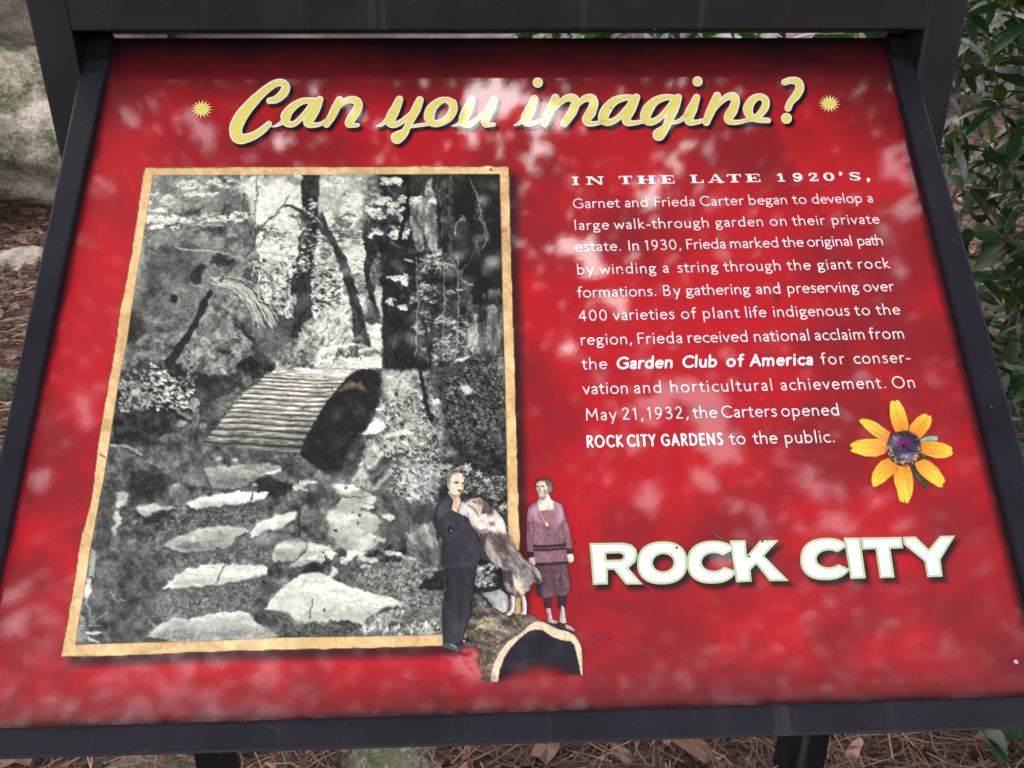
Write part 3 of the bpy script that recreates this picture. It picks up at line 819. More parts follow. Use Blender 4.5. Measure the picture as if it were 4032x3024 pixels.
def on_panel_blob(bm, c, u, v_, rl, rw, ang):
    o = bmesh.ops.create_icosphere(bm, subdivisions=2, radius=1)
    ca, sa = math.cos(ang), math.sin(ang)
    for vt in o['verts']:
        x, y, z = vt.co; x *= rl; y *= rw; z *= rw
        x, y = x * ca - y * sa, x * sa + y * ca
        vt.co = Vector(np.array([x + u, 0, 0]) + PU * (y + v_) + PN * (z + rw))
def small_thing(name, px, py, parts_, legs, mat, label, cat):
    c0 = hit(px, py, .0007); bm = bmesh.new()
    for q_ in parts_: on_panel_blob(bm, c0, *q_)
    me = bpy.data.meshes.new(name); bm.to_mesh(me); bm.free()
    V0 = [v.co[:] for v in me.vertices]; F0 = [tuple(p_.vertices) for p_ in me.polygons]
    for pts in legs:
        v, f = tube_arrays([Vector(np.array([u, 0, 0]) + PU * v_ + PN * h_) for u, v_, h_ in pts], [.00018] * len(pts), 5)
        b = len(V0); V0 += [tuple(x) for x in v]; F0 += [tuple(i + b for i in q_) for q_ in f]
    me = bpy.data.meshes.new(name); me.from_pydata(V0, [], F0); me.materials.append(mat)
    o = bpy.data.objects.new(name, me); o.location = c0; link(o); tag(o, label, cat)
al = rad(68)
def along(t): return t * math.cos(al), t * math.sin(al)
small_thing('ant', 3061, 1170, [(*along(-.0023), .0017, .0009, al), (*along(0), .0010, .0006, al), (*along(.0019), .0009, .0008, al)],
            [[(*along(t0), .0006), (along(t0)[0] + s * .0018 + t1 * .3, along(t0)[1] - s * .0006 + t1, .0014), (along(t0)[0] + s * .0030 + t1 * .5, along(t0)[1] - s * .001 + t1 * 1.6, .0001)] for s in (-1, 1) for t0, t1 in ((-.0006, -.0012), (0, .0001), (.0007, .0013))],
            m_bug, 'small dark ant under the word and in the text', 'ant')
m_bit, n, p, out = new_mat('dry_brown_bit'); p.inputs['Base Color'].default_value = (.11, .09, .08, 1); p.inputs['Roughness'].default_value = .7
def twig(name, pts, w_, label, cat='plant bit', mat=None):
    P = [hit(x, y, .0012) for x, y in pts]
    o = tubes(name, [(P, [w_ * .5] + [w_] * (len(P) - 2) + [w_ * .4])], mat or m_bit, None, 6); tag(o, label, cat)
twig('needle_fragment', [(3212, 745), (3232, 736), (3258, 730)], .0009, 'short dark needle fragment under the heading numerals')
twig('needle_fragment', [(3000, 1390), (3026, 1386), (3050, 1385)], .0006, 'thin grey needle fragment above the word America')
twig('dirt_streak', [(2806, 2094), (2820, 2108), (2846, 2126)], .0008, 'dark crumb streak above the large letter K', 'dirt')
m_pet, n, p, out = new_mat('pale_petal_bit'); p.inputs['Base Color'].default_value = (.62, .42, .5, 1)
twig('petal_bit', [(3990, 2602), (4000, 2606), (4008, 2612)], .002, 'pale pink petal bit near the lower right corner of the panel', 'plant bit', m_pet)
m_pet2, n, p, out = new_mat('orange_leaf_bit'); p.inputs['Base Color'].default_value = (.35, .14, .05, 1)
twig('leaf_bit', [(3900, 2752), (3914, 2758), (3930, 2757)], .0016, 'orange brown leaf bit on the bottom rail at right', 'plant bit', m_pet2)

# ------------------------------------------------------------------ leaves and shrubs
def leaf_mat(name, base, rough=.32, trans=.25, var=.35):
    m, n, p, out = new_mat(name)
    oi = N(n, 'ShaderNodeObjectInfo'); geo = N(n, 'ShaderNodeNewGeometry')
    addr = N(n, 'ShaderNodeMath', operation='ADD'); n.links.new(oi.outputs['Random'], addr.inputs[0]); n.links.new(geo.outputs['Random Per Island'], addr.inputs[1])
    fr = N(n, 'ShaderNodeMath', operation='FRACT'); n.links.new(addr.outputs[0], fr.inputs[0])
    r_ = ramp(n, fr.outputs[0], [(0, tuple(b * (1 - var) for b in base)), (.8, tuple(b * (1 + var) for b in base)), (.93, (base[0] * 3.2, base[1] * 2.4, base[2] * .9)), (1, (base[0] * 4.2, base[1] * 3, base[2]))])
    nz = noise_node(n, 60, 3, .6, geo.outputs['Position'])
    g_ = ramp(n, nz.outputs[0], [(.3, (.75, .75, .75)), (.7, (1.15, 1.15, 1.15))])
    col = mixc(n, r_.outputs[0], g_.outputs[0], 1, 'MULTIPLY')
    n.links.new(col, p.inputs['Base Color']); p.inputs['Roughness'].default_value = rough
    tr = N(n, 'ShaderNodeBsdfTranslucent'); n.links.new(mixc(n, col, (1.6, 1.9, .7), 1.0, 'MULTIPLY'), tr.inputs[0])
    mx = N(n, 'ShaderNodeMixShader'); mx.inputs[0].default_value = trans
    n.links.new(p.outputs[0], mx.inputs[1]); n.links.new(tr.outputs[0], mx.inputs[2]); n.links.new(mx.outputs[0], out.inputs[0])
    return m
m_leaf = leaf_mat('laurel_leaf', (.012, .034, .009), .36, .15)
m_can = leaf_mat('canopy_leaf', (.035, .055, .022), .55, .30)
m_bark, n, p, out = new_mat('bark')
geo = N(n, 'ShaderNodeNewGeometry'); mp = N(n, 'ShaderNodeMapping'); mp.inputs['Scale'].default_value = (9, 9, 1.6); n.links.new(geo.outputs['Position'], mp.inputs[0])
a = noise_node(n, 3, 6, .65, mp.outputs[0]); c = ramp(n, a.outputs[0], [(.3, (.02, .016, .013)), (.7, (.13, .105, .085))]); n.links.new(c.outputs[0], p.inputs['Base Color']); p.inputs['Roughness'].default_value = .9
n.links.new(bump(n, a.outputs[0], .03, 1), p.inputs['Normal'])
m_stem, n, p, out = new_mat('shrub_stem'); p.inputs['Base Color'].default_value = (.06, .042, .03, 1); p.inputs['Roughness'].default_value = .8
def leaf_template(l=1.0, wd=.34, droop=.25, fold=.18, nseg=5):
    V_, F_ = [], []
    for i in range(nseg + 1):
        t = i / nseg; ww = wd * .5 * math.sin(math.pi * (t ** .85)) ** .8 if 0 < t < 1 else .015
        z = -droop * t * t
        V_ += [(t * l, -ww, z + fold * ww), (t * l, 0, z), (t * l, ww, z + fold * ww)]
    for i in range(nseg):
        a_ = i * 3; b_ = a_ + 3
        F_ += [(a_, b_, b_ + 1, a_ + 1), (a_ + 1, b_ + 1, b_ + 2, a_ + 2)]
    return np.array(V_), F_
LT, LFc = leaf_template()
leaf_mes = []
for k in range(4):
    v_, f_ = leaf_template(1, rnd.uniform(.30, .38), rnd.uniform(.1, .4), rnd.uniform(.1, .5))
    me = bpy.data.meshes.new('leaf'); me.from_pydata(v_.tolist(), [], f_); me.materials.append(m_leaf); me.polygons.foreach_set('use_smooth', [True] * len(me.polygons)); leaf_mes.append(me)
def frame_from(d, roll):
    d = Vector(d).normalized(); up = Vector((0, 0, 1))
    s = d.cross(up);  s = s.normalized() if s.length > .01 else Vector((1, 0, 0))
    u = s.cross(d)
    M = Matrix((d, s * -1, u)).transposed()
    return M @ Matrix.Rotation(roll, 3, 'X')
def shrub(loc, whorls, label, stems, max_single, lsize=(.07, .11)):
    root = empty('laurel_shrub', loc, label, 'shrub')
    tubes('stems', stems, m_stem, root, 6)
    L_ = []
    for wx in whorls:
        p_ = np.array(wx[:3]); ax = Vector((rnd.gauss(0, .5), rnd.gauss(0, .5), rnd.uniform(.3, 1))).normalized()
        e1 = ax.orthogonal().normalized(); e2 = ax.cross(e1); n_ = rnd.randint(4, 7); a0_ = rnd.random() * 6
        for k in range(n_):
            a_ = a0_ + 2 * math.pi * k / n_ + rnd.gauss(0, .2)
            d = e1 * math.cos(a_) + e2 * math.sin(a_) + ax * rnd.uniform(-.1, .7)
            L_.append((Vector(p_) + d * .008, frame_from(d, rnd.gauss(0, .5)), rnd.uniform(*lsize)))
    L_.sort(key=lambda q: (q[0] - Vector(CAM)).length)
    inv = Matrix.Translation(-Vector(root.location))
    Vs = []; Fs = []
    for i, (p_, M, s) in enumerate(L_):
        if i < max_single:
            o = bpy.data.objects.new('leaf', leaf_mes[i % 4]); COL.objects.link(o); o.parent = root; o.matrix_parent_inverse = inv
            o.matrix_basis = Matrix.Translation(p_) @ (M * s).to_4x4()
        else:
            T = (np.array(M) * s) @ LT.T; b = len(Vs); Vs += (T.T + np.array(p_)).tolist(); Fs += [tuple(j + b for j in f) for f in LFc]
    if Vs:
        me = bpy.data.meshes.new('foliage'); me.from_pydata(Vs, [], Fs)
        o = put('foliage', me, root, m_leaf, True); o['kind'] = 'stuff'
    return root
def bush_at(base, n_st, pxr, pyr, dr, n_wh, label, ms, seed, lsize=(.07, .11)):
    r = random.Random(seed); wh = []; stems = []
    base = np.array(base)
    tips = []
    for i in range(n_wh):
        p_ = at(r.uniform(*pxr), r.uniform(*pyr), r.uniform(*dr))
        if p_[2] < ground_z(p_[0], p_[1]) + .05: continue
        wh.append(p_); tips.append(p_)
    hubs = [base + np.array([r.uniform(-.25, .25), r.uniform(-.25, .25), r.uniform(.35, .9)]) for _ in range(n_st)]
    for h_ in hubs: stems.append((smooth([base + np.array([r.uniform(-.05, .05), r.uniform(-.05, .05), -.05]), (base + h_) / 2 + np.array([r.uniform(-.06, .06), 0, 0]), h_], 4), list(np.linspace(.013, .008, 9))))
    for t in tips[::4]:
        h_ = min(hubs, key=lambda q: np.linalg.norm(q - t)); mid = (h_ + t) / 2 + np.array([r.gauss(0, .04), r.gauss(0, .04), r.gauss(0, .04)])
        stems.append((smooth([h_, mid, t], 4), list(np.linspace(.0045, .0018, 9))))
    return shrub(tuple(base), wh, label, stems, ms, lsize)
bush_at((1.35, 1.15, 0.0), 6, (3700, 4700), (-350, 1500), (1.7, 3.5), 520, 'dark green laurel shrub with long glossy leaves right of the sign', 230, 3, (.055, .088))
bush_at((1.15, .55, 0.0), 5, (3820, 4800), (1300, 2950), (1.45, 3.0), 380, 'low laurel shrub growing beside the lower right side rail', 150, 5, (.05, .08))
bush_at((.55, 1.9, 0.0), 4, (2000, 3480), (60, 330), (2.4, 3.6), 46, 'broad leaved green plant seen through the slot above the panel', 24, 8, (.10, .17))

# ------------------------------------------------------------------ trees round about: their canopy shades and is mirrored in the panel
GAPS = [(1960, 385, 165, 75), (2125, 450, 85, 60), (1880, 470, 60, 60), (1965, 560, 34, 34), (2120, 600, 40, 36), (2070, 660, 20, 20), (1365, 618, 22, 22), (1270, 560, 24, 24), (1100, 560, 34, 28), (1165, 340, 30, 24),  # openings cut in the unseen canopy where sky glints should mirror on the panel
        (545, 455, 34, 30), (625, 468, 24, 24), (720, 460, 46, 44), (790, 530, 60, 36), (700, 320, 50, 22), (640, 372, 30, 20), (815, 600, 26, 26), (720, 650, 24, 24), (400, 760, 30, 40), (330, 930, 20, 26),
        (345, 1630, 36, 66), (340, 1432, 22, 20), (270, 1740, 30, 22), (255, 1378, 18, 16), (170, 1935, 46, 80), (110, 2170, 62, 150), (60, 2390, 50, 90), (150, 2060, 40, 60), (50, 2520, 30, 40),
        (2660, 620, 34, 50), (2790, 590, 32, 50), (2700, 540, 24, 26), (2940, 590, 26, 24), (2980, 480, 26, 18), (3500, 640, 56, 56), (3570, 600, 26, 60), (3560, 700, 60, 34), (3480, 830, 30, 30), (3570, 830, 50, 44), (3590, 790, 40, 30), (3370, 760, 22, 26),
        (3290, 850, 26, 24), (3480, 930, 40, 30), (3550, 1085, 36, 36), (3500, 1010, 26, 20), (2560, 780, 40, 40), (2860, 900, 26, 30), (2270, 960, 60, 50), (2320, 1040, 46, 50), (2850, 1010, 40, 30), (2420, 1190, 44, 40), (2980, 1000, 22, 30), (2230, 1380, 30, 34), (2370, 1470, 26, 30), (2540, 1370, 30, 26),
        (2790, 1620, 90, 150), (2700, 1540, 90, 60), (2860, 1750, 80, 90), (2560, 1600, 60, 60), (2420, 1620, 26, 30), (2500, 1760, 40, 40), (3400, 1470, 40, 40), (3170, 1560, 22, 20), (3340, 1640, 34, 30), (3440, 1690, 40, 30), (3310, 1700, 26, 26),
        (2760, 1890, 80, 70), (2900, 1990, 60, 60), (3160, 1850, 90, 46), (3230, 1920, 70, 40), (3050, 1810, 40, 40), (3480, 1770, 50, 40), (3480, 1960, 30, 24), (2560, 1950, 60, 80), (3000, 2030, 50, 30), (3280, 2040, 60, 40), (3330, 2080, 40, 26), (2990, 2090, 22, 20), (3560, 2070, 40, 26), (3540, 2240, 26, 26), (3470, 2310, 36, 22),
        (818, 965, 36, 30), (836, 1098, 44, 28), (1064, 1117, 60, 54), (1194, 1160, 26, 30), (935, 900, 18, 46), (940, 880, 24, 20), (1945, 1040, 20, 24), (1669, 1905, 66, 54), (1600, 1830, 40, 40), (1480, 2480, 66, 50), (1490, 2620, 110, 60), (1560, 2690, 60, 40), (1100, 1600, 30, 60), (1010, 2120, 26, 24), (1330, 1900, 60, 40),
        (2835, 2700, 70, 40), (2870, 2620, 40, 40), (3255, 2660, 54, 44), (3180, 2690, 60, 30), (2790, 2430, 50, 60), (3370, 2460, 26, 24), (2840, 2200, 80, 60), (2700, 2150, 40, 40), (3600, 1880, 22, 22), (3950, 2590, 26, 30), (3700, 1450, 24, 24), (3860, 2060, 20, 26),
        (900, 2700, 80, 40), (500, 2700, 60, 30), (1200, 2720, 70, 40), (2000, 2760, 40, 20), (2400, 2720, 50, 24), (600, 1300, 20, 20), (1500, 620, 22, 18), (3300, 560, 20, 16), (3420, 420, 24, 20)]
GA = np.array([(g[0], g[1], g[2] * .72, g[3] * .72) if (g[1] > 1780 and g[0] > 2400) else g for g in GAPS if not (g[1] > 2100 and g[0] > 2500 and g[2] < 60) and g[1] < 2500], float)
TREES = [(-3.1, -2.9, .17), (3.4, -2.6, .15), (.9, -6.4, .2), (-5.6, -6.6, .2), (6.0, -6.8, .2), (-6.6, .6, .16), (6.4, .9, .16)]
TL_ = np.array([t[:2] for t in TREES])
r_ = np.random.default_rng(5)
NC = 260000
Pc = np.stack([r_.uniform(-9.5, 9.5, NC), r_.uniform(-9.0, 2.6, NC), 4.6 + 1.3 * r_.random(NC)], 1)
Pc[:, 2] += .5 * np.sin(Pc[:, 0] * .9 + 1) * np.sin(Pc[:, 1] * .8)
M_ = Pc - 2 * ((Pc - P0) @ PN)[:, None] * PN
pp = proj(M_)
front = ((M_ - CAM) @ R)[:, 2] < -.1
inview = front & (pp[:, 0] > -500) & (pp[:, 0] < 4500) & (pp[:, 1] > -100) & (pp[:, 1] < 3200)
wob = np.stack([noise2(pp[:, 0], pp[:, 1], 44, 44, 401, 4, .7) - .5, noise2(pp[:, 0], pp[:, 1], 44, 44, 402, 4, .7) - .5], 1) * 84
q_ = pp + wob
dmin = np.full(NC, 9.0)
for g_ in GA: dmin = np.minimum(dmin, np.hypot((q_[:, 0] - g_[0]) / (g_[2] + 6), (q_[:, 1] - g_[1]) / (g_[3] + 6)))
blocked = inview & (dmin < 1)
big_n = noise2(Pc[:, 0] * 100, Pc[:, 1] * 100, 70, 70, 403, 3)
blocked |= (~inview) & (big_n > .66)
edge_open = np.clip((-4.2 - Pc[:, 1]) / 3.0, 0, 1) * .72
sparse = (r_.random(NC) < edge_open) | (inview & (pp[:, 0] < 1100) & (pp[:, 1] > 1850) & (r_.random(NC) < .45 * np.clip((pp[:, 1] - 1850) / 500, 0, 1))) | (inview & (pp[:, 0] > 2300) & (pp[:, 0] < 3300) & (pp[:, 1] > 1350) & (pp[:, 1] < 2300) & (r_.random(NC) < .25)) | (Pc[:, 1] > 1.3) | ((Pc[:, 0] < -2.7) & (Pc[:, 1] > -.6))  # leaves thinned to mirror a pale haze and to let light onto the background
keep_ = ~(blocked | sparse)
# denser leaf cover over the mirrored part
Pk = Pc[keep_]; near = inview[keep_]
sizes = np.where(near, r_.uniform(.075, .15, len(Pk)), r_.uniform(.12, .24, len(Pk)))
own = np.argmin(((Pk[:, None, :2] - TL_[None]) ** 2).sum(-1), 1)
for ti, (tx, ty, tr) in enumerate(TREES):
    back = ty > 6; tz = float(ground_z(tx, ty))
    nm = ('grey trunked tree behind the boulders, ' if back else 'tall leafy tree shading the sign, ') + ('left' if tx < 0 else 'right') + (' outer' if abs(tx) > 6 else (' far' if ty < -5 else ' near')) + ' one'
    root = empty('broadleaf_tree', (tx, ty, tz), nm + (' by the path', ' with pale trunk', ' standing alone', ' behind another', ' with leaning trunk', ' beside the boulders', ' near the shrubs')[ti], 'tree', 'trees around the sign')
    tp = [(tx, ty, tz - .2), (tx + .1, ty, tz + 1.6), (tx - .05, ty + .1, tz + 3.4), (tx + .1, ty, tz + 5.6)]
    tubes('trunk', [(smooth(tp, 4), list(np.linspace(tr, tr * .45, 13)))], m_bark, root, 12)
    sel = own == ti; Q = Pk[sel]; S_ = sizes[sel]
    lims = []
    for k in range(9):
        if not len(Q): break
        e = Q[r_.integers(0, len(Q))]; s0 = np.array([tx, ty, tz + rnd.uniform(3, 4.6)])
        lims.append((smooth([s0, s0 * .5 + e * .5 + np.array([0, 0, .3]), e], 4), list(np.linspace(tr * .35, .015, 9))))
    if lims: tubes('limbs', lims, m_bark, root, 6)
    if len(Q):
        n_ = len(Q); a_ = r_.random(n_) * 2 * np.pi; el = r_.normal(0, .5, n_)
        d1 = np.stack([np.cos(a_) * np.cos(el), np.sin(a_) * np.cos(el), np.sin(el)], 1); d2 = np.cross(d1, np.array([0, 0, 1.0]) + r_.normal(0, .35, (n_, 3))); d2 /= np.linalg.norm(d2, axis=1, keepdims=True)
        V_ = np.stack([Q - d1 * S_[:, None] * .5, Q + d2 * S_[:, None] * .3, Q + d1 * S_[:, None] * .5, Q - d2 * S_[:, None] * .3], 1).reshape(-1, 3)
        F_ = np.arange(4 * n_).reshape(-1, 4)
        o = put('crown', mesh_np('crown', V_, F_), root, m_can); o['kind'] = 'stuff'

# ------------------------------------------------------------------ litter on the ground
def ribbon_mat(name, cols, rough=.7):
    m, n, p, out = new_mat(name); geo = N(n, 'ShaderNodeNewGeometry')
    r = ramp(n, geo.outputs['Random Per Island'], cols); n.links.new(r.outputs[0], p.inputs['Base Color']); p.inputs['Roughness'].default_value = rough
    return m
m_needle = ribbon_mat('pine_needle', [(0, (.02, .010, .006)), (.4, (.07, .036, .02)), (.75, (.14, .08, .045)), (1, (.28, .18, .105))])
def needles(n_, xr, yr, length, name, label, wd=.0012, lift=.03):
    r = np.random.default_rng(n_)
    x = r.uniform(*xr, n_); y = r.uniform(*yr, n_)
    a = r.random(n_) * 2 * np.pi; l = r.uniform(*length, n_); cur = r.normal(0, .5, n_); z0 = ground_z(x, y) + r.uniform(.002, lift, n_); tilt = r.normal(0, .14, n_)
    P_ = []
    for t in (-.5, -.17, .17, .5):
        aa = a + cur * t; P_.append(np.stack([x + np.cos(aa) * l * t, y + np.sin(aa) * l * t, z0 + tilt * l * t + .004], 1))
    P_ = np.stack(P_, 1); d = P_[:, -1] - P_[:, 0]; s = np.cross(d, [0, 0, 1.0]); s /= np.linalg.norm(s, axis=1, keepdims=True) + 1e-9; s = s[:, None] * wd * r.uniform(.6, 1.3, n_)[:, None, None]
    A = P_ - s; B = P_ + s; T = P_ + np.array([0, 0, wd])
    V_ = np.concatenate([A, T, B], 1).reshape(-1, 3); b = np.arange(n_)[:, None] * 12
    F_ = np.concatenate([np.stack([b[:, 0] + i, b[:, 0] + i + 1, b[:, 0] + 5 + i, b[:, 0] + 4 + i], 1) for i in range(3)] + [np.stack([b[:, 0] + 4 + i, b[:, 0] + 5 + i, b[:, 0] + 9 + i, b[:, 0] + 8 + i], 1) for i in range(3)], 0)
    o = put(name, mesh_np(name, V_, F_), None, m_needle); tag(o, label, 'pine needles', kind='stuff')
needles(15000, (-1.5, 1.7), (.0, 1.6), (.06, .17), 'pine_needles', 'reddish brown pine needles strewn on the ground under the sign', .0013, .035)
needles(16000, (-4.6, -.8), (.9, 4.6), (.05, .14), 'pine_needles', 'dry needle and bark litter on the ground left of the sign', .0028, .02)
needles(6000, (.3, 4.2), (1.0, 4.6), (.05, .14), 'pine_needles', 'brown needle litter on the ground behind the shrub at right', .0025, .02)
m_dead = ribbon_mat('dead_leaf', [(0, (.02, .011, .007)), (.4, (.08, .038, .024)), (.8, (.17, .085, .056)), (1, (.30, .18, .125))], .6)
def dead_leaf_mesh(sd_):
    r = random.Random(sd_); out_ = []; nn = 12
    V_ = [(0, 0, .1)]
    for i in range(nn):
        a = 2 * math.pi * i / nn; k = (1 + .25 * math.cos(2 * a)) * r.uniform(.75, 1.1)
        V_.append((.5 * k * math.cos(a), .3 * k * math.sin(a), r.uniform(-.05, .18)))
    return V_, [(0, i + 1, (i + 1) % nn + 1) for i in range(nn)]
dms = []
for k in range(5):
    v_, f_ = dead_leaf_mesh(k); dms.append((np.array(v_), f_))
def litter_stuff(n_, xr, yr, sz, name, label):
    r = np.random.default_rng(n_ + 3); Vs = []; Fs = []
    for i in range(n_):
        v_, f_ = dms[i % 5]; s = r.uniform(*sz); x, y = r.uniform(*xr), r.uniform(*yr)
        Mx = np.array(Matrix.Rotation(r.random() * 6.28, 3, 'Z') @ Matrix.Rotation(r.normal(0, .5), 3, 'X') @ Matrix.Rotation(r.normal(0, .4), 3, 'Y'))
        b = len(Vs); Vs += ((Mx @ (v_ * s).T).T + np.array([x, y, float(ground_z(x, y)) + .02])).tolist(); Fs += [tuple(j + b for j in q) for q in f_]
    me = bpy.data.meshes.new(name); me.from_pydata(Vs, [], Fs); o = put(name, me, None, m_dead); tag(o, label, 'leaf litter', kind='stuff')
litter_stuff(1100, (-1.6, 1.8), (.0, 1.8), (.02, .055), 'leaf_litter', 'small brown dead leaves mixed with needles below the sign')
litter_stuff(5200, (-4.6, -.6), (1.0, 4.6), (.02, .055), 'leaf_litter', 'reddish bark chips and dead leaves on the ground at left')
litter_stuff(1400, (.3, 4.4), (1.2, 4.8), (.04, .1), 'leaf_litter', 'pinkish brown dead leaves on the ground at right')
for px, py, s, lb in ((90, 3015, .13, 'curled pale tan dead leaf at the bottom left corner'), (3890, 2960, .10, 'brown dead leaf in the needles below the bottom rail at right'), (2720, 2990, .10, 'folded reddish dead leaf in the needles just right of centre'), (2150, 3000, .09, 'dark curled dead leaf below the middle of the bottom rail'), (300, 870, .10, 'pinkish dead leaf on the mulch left of the side rail')):
    q = ground_hit(px, py); v_, f_ = dms[int(px) % 5]
    me = bpy.data.meshes.new('dead_leaf'); me.from_pydata((v_ * s).tolist(), [], f_); me.materials.append(m_dead)
    o = bpy.data.objects.new('dead_leaf', me); o.location = q + np.array([0, 0, .03]); o.rotation_euler = (.2, .3, px); link(o); tag(o, lb, 'dead leaf')
# ------------------------------------------------------------------ humanist sans lettering drawn with a pen: cap height 100
def arc(cx, cy, rx, ry, a0=0, a1=360, n=None):
    n = n or max(6, int(abs(a1 - a0) / 15))
    return [(cx + rx * math.cos(rad(a0 + (a1 - a0) * i / n)), cy + ry * math.sin(rad(a0 + (a1 - a0) * i / n))) for i in range(n + 1)]
def sm(*p): return smooth(p, 4)
GL = {
 'a': (52, [sm((9, 54), (22, 63), (36, 61), (42, 48)) + [(42, 0)], sm((42, 37), (26, 33), (10, 25), (9, 9), (22, 1), (36, 6), (42, 14))]),
 'b': (68, [[(10, 104), (10, 0)], arc(33, 32, 25, 31, 160, -160)]),
 'c': (54, [arc(36, 32, 28, 31, 55, 305)]),
 'd': (70, [[(58, 104), (58, 0)], arc(34, 32, 25, 31, 20, 340)]),
 'e': (62, [[(8, 35), (54, 35)], arc(33, 32, 26, 31, 5, 312)]),
 'f': (38, [sm((40, 101), (29, 102), (20, 94), (18, 78)) + [(18, 0)], [(3, 62), (36, 62)]]),
 'g': (60, [arc(27, 43, 19, 19), sm((18, 26), (9, 16), (17, 7), (38, 5), (54, -5), (50, -22), (28, -29), (9, -24), (6, -12), (18, -1), (30, 4)), [(38, 56), (58, 60)]]),
 'h': (66, [[(10, 104), (10, 0)], sm((10, 44), (22, 59), (37, 63), (50, 56), (54, 40)) + [(54, 0)]]),
 'i': (24, [[(12, 63), (12, 0)], [(12, 90), (12, 91)]]),
 'k': (58, [[(10, 104), (10, 0)], [(46, 63), (12, 33), (52, 0)]]),
 'l': (24, [[(12, 104), (12, 0)]]),
 'm': (100, [[(10, 63), (10, 0)], sm((10, 44), (21, 59), (33, 63), (44, 57), (48, 42)) + [(48, 0)], sm((48, 44), (60, 59), (72, 63), (83, 57), (87, 42)) + [(87, 0)]]),
 'n': (64, [[(10, 63), (10, 0)], sm((10, 44), (22, 59), (36, 63), (48, 56), (52, 40)) + [(52, 0)]]),
 'o': (70, [arc(35, 32, 28, 32)]),
 'p': (68, [[(10, 63), (10, -36)], arc(33, 32, 25, 31, 160, -160)]),
 'r': (42, [[(10, 63), (10, 0)], sm((10, 42), (18, 56), (28, 63), (40, 62))]),
 's': (46, [sm((40, 58), (26, 64), (12, 58), (11, 46), (24, 35), (37, 26), (39, 12), (26, 0), (7, 5))]),
 't': (40, [[(17, 82), (17, 18)] + sm((17, 16), (22, 3), (38, 2)), [(2, 62), (37, 62)]]),
 'u': (64, [[(11, 63), (11, 24)] + sm((12, 20), (16, 6), (28, 0), (42, 5), (53, 20)), [(53, 63), (53, 0)]]),
 'v': (54, [[(4, 63), (27, 2), (50, 63)]]),
 'w': (84, [[(3, 63), (22, 2), (42, 56), (62, 2), (81, 63)]]),
 'y': (54, [[(4, 63), (29, 0)], [(51, 63), (18, -34)]]),
 '.': (28, [[(13, 4), (13, 4.1)]]), ',': (28, [[(14, 6), (7, -16)]]), '-': (36, [[(4, 33), (32, 33)]]),
 'A': (76, [[(3, 0), (38, 98), (73, 0)], [(16, 32), (60, 32)]]),
 'B': (64, [[(10, 0), (10, 98)] + sm((12, 97), (34, 98), (50, 90), (52, 74), (42, 58), (30, 53)) + [(10, 53)], sm((28, 53), (50, 47), (57, 28), (50, 8), (30, 1)) + [(10, 1)]]),
 'C': (84, [arc(52, 49, 44, 49, 48, 312)]),
 'D': (84, [[(10, 0), (10, 98)] + sm((14, 98), (44, 96), (70, 80), (77, 49), (70, 18), (44, 2), (14, 0)) + [(10, 0)]]),
 'E': (60, [[(54, 98), (10, 98), (10, 0), (55, 0)], [(10, 52), (50, 52)]]),
 'F': (58, [[(54, 97), (10, 97), (10, 0)], [(10, 52), (50, 52)]]),
 'G': (92, [arc(52, 49, 44, 49, 50, 318), [(60, 46), (84, 46), (84, 14)]]),
 'I': (26, [[(12, 98), (12, 0)]]),
 'K': (70, [[(10, 98), (10, 0)], [(60, 98), (12, 50), (66, 0)]]),
 'M': (96, [[(8, 0), (14, 98), (48, 28), (82, 98), (88, 0)]]),
 'N': (88, [[(10, 0), (10, 98), (76, 2), (76, 98)]]),
 'O': (102, [arc(51, 49, 45, 50)]),
 'R': (66, [[(10, 0), (10, 98)] + sm((14, 98), (38, 98), (54, 88), (55, 70), (42, 54), (24, 50)) + [(10, 50)], [(28, 50), (62, 0)]]),
 'S': (58, [sm((50, 90), (34, 99), (14, 92), (10, 76), (24, 58), (42, 44), (50, 24), (38, 4), (20, -1), (6, 7))]),
 'T': (66, [[(3, 97), (63, 97)], [(33, 97), (33, 0)]]),
 'Y': (68, [[(4, 98), (34, 48), (64, 98)], [(34, 48), (34, 0)]]),
 '0': (62, [arc(31, 49, 25, 49)]), '1': (40, [[(8, 84), (24, 97), (24, 0)]]),
 '2': (58, [sm((8, 80), (18, 96), (34, 98), (46, 86), (45, 66), (30, 38), (8, 4)) + [(54, 2)]]),
 '3': (56, [sm((9, 88), (22, 98), (40, 94), (45, 76), (36, 60), (20, 53)), sm((20, 53), (42, 47), (50, 28), (42, 6), (22, -1), (6, 7))]),
 '4': (62, [[(44, 0), (44, 97), (5, 28), (58, 28)]]),
 '9': (58, [arc(29, 67, 22, 31), sm((51, 68), (46, 36), (32, 12), (14, 0))]),
}
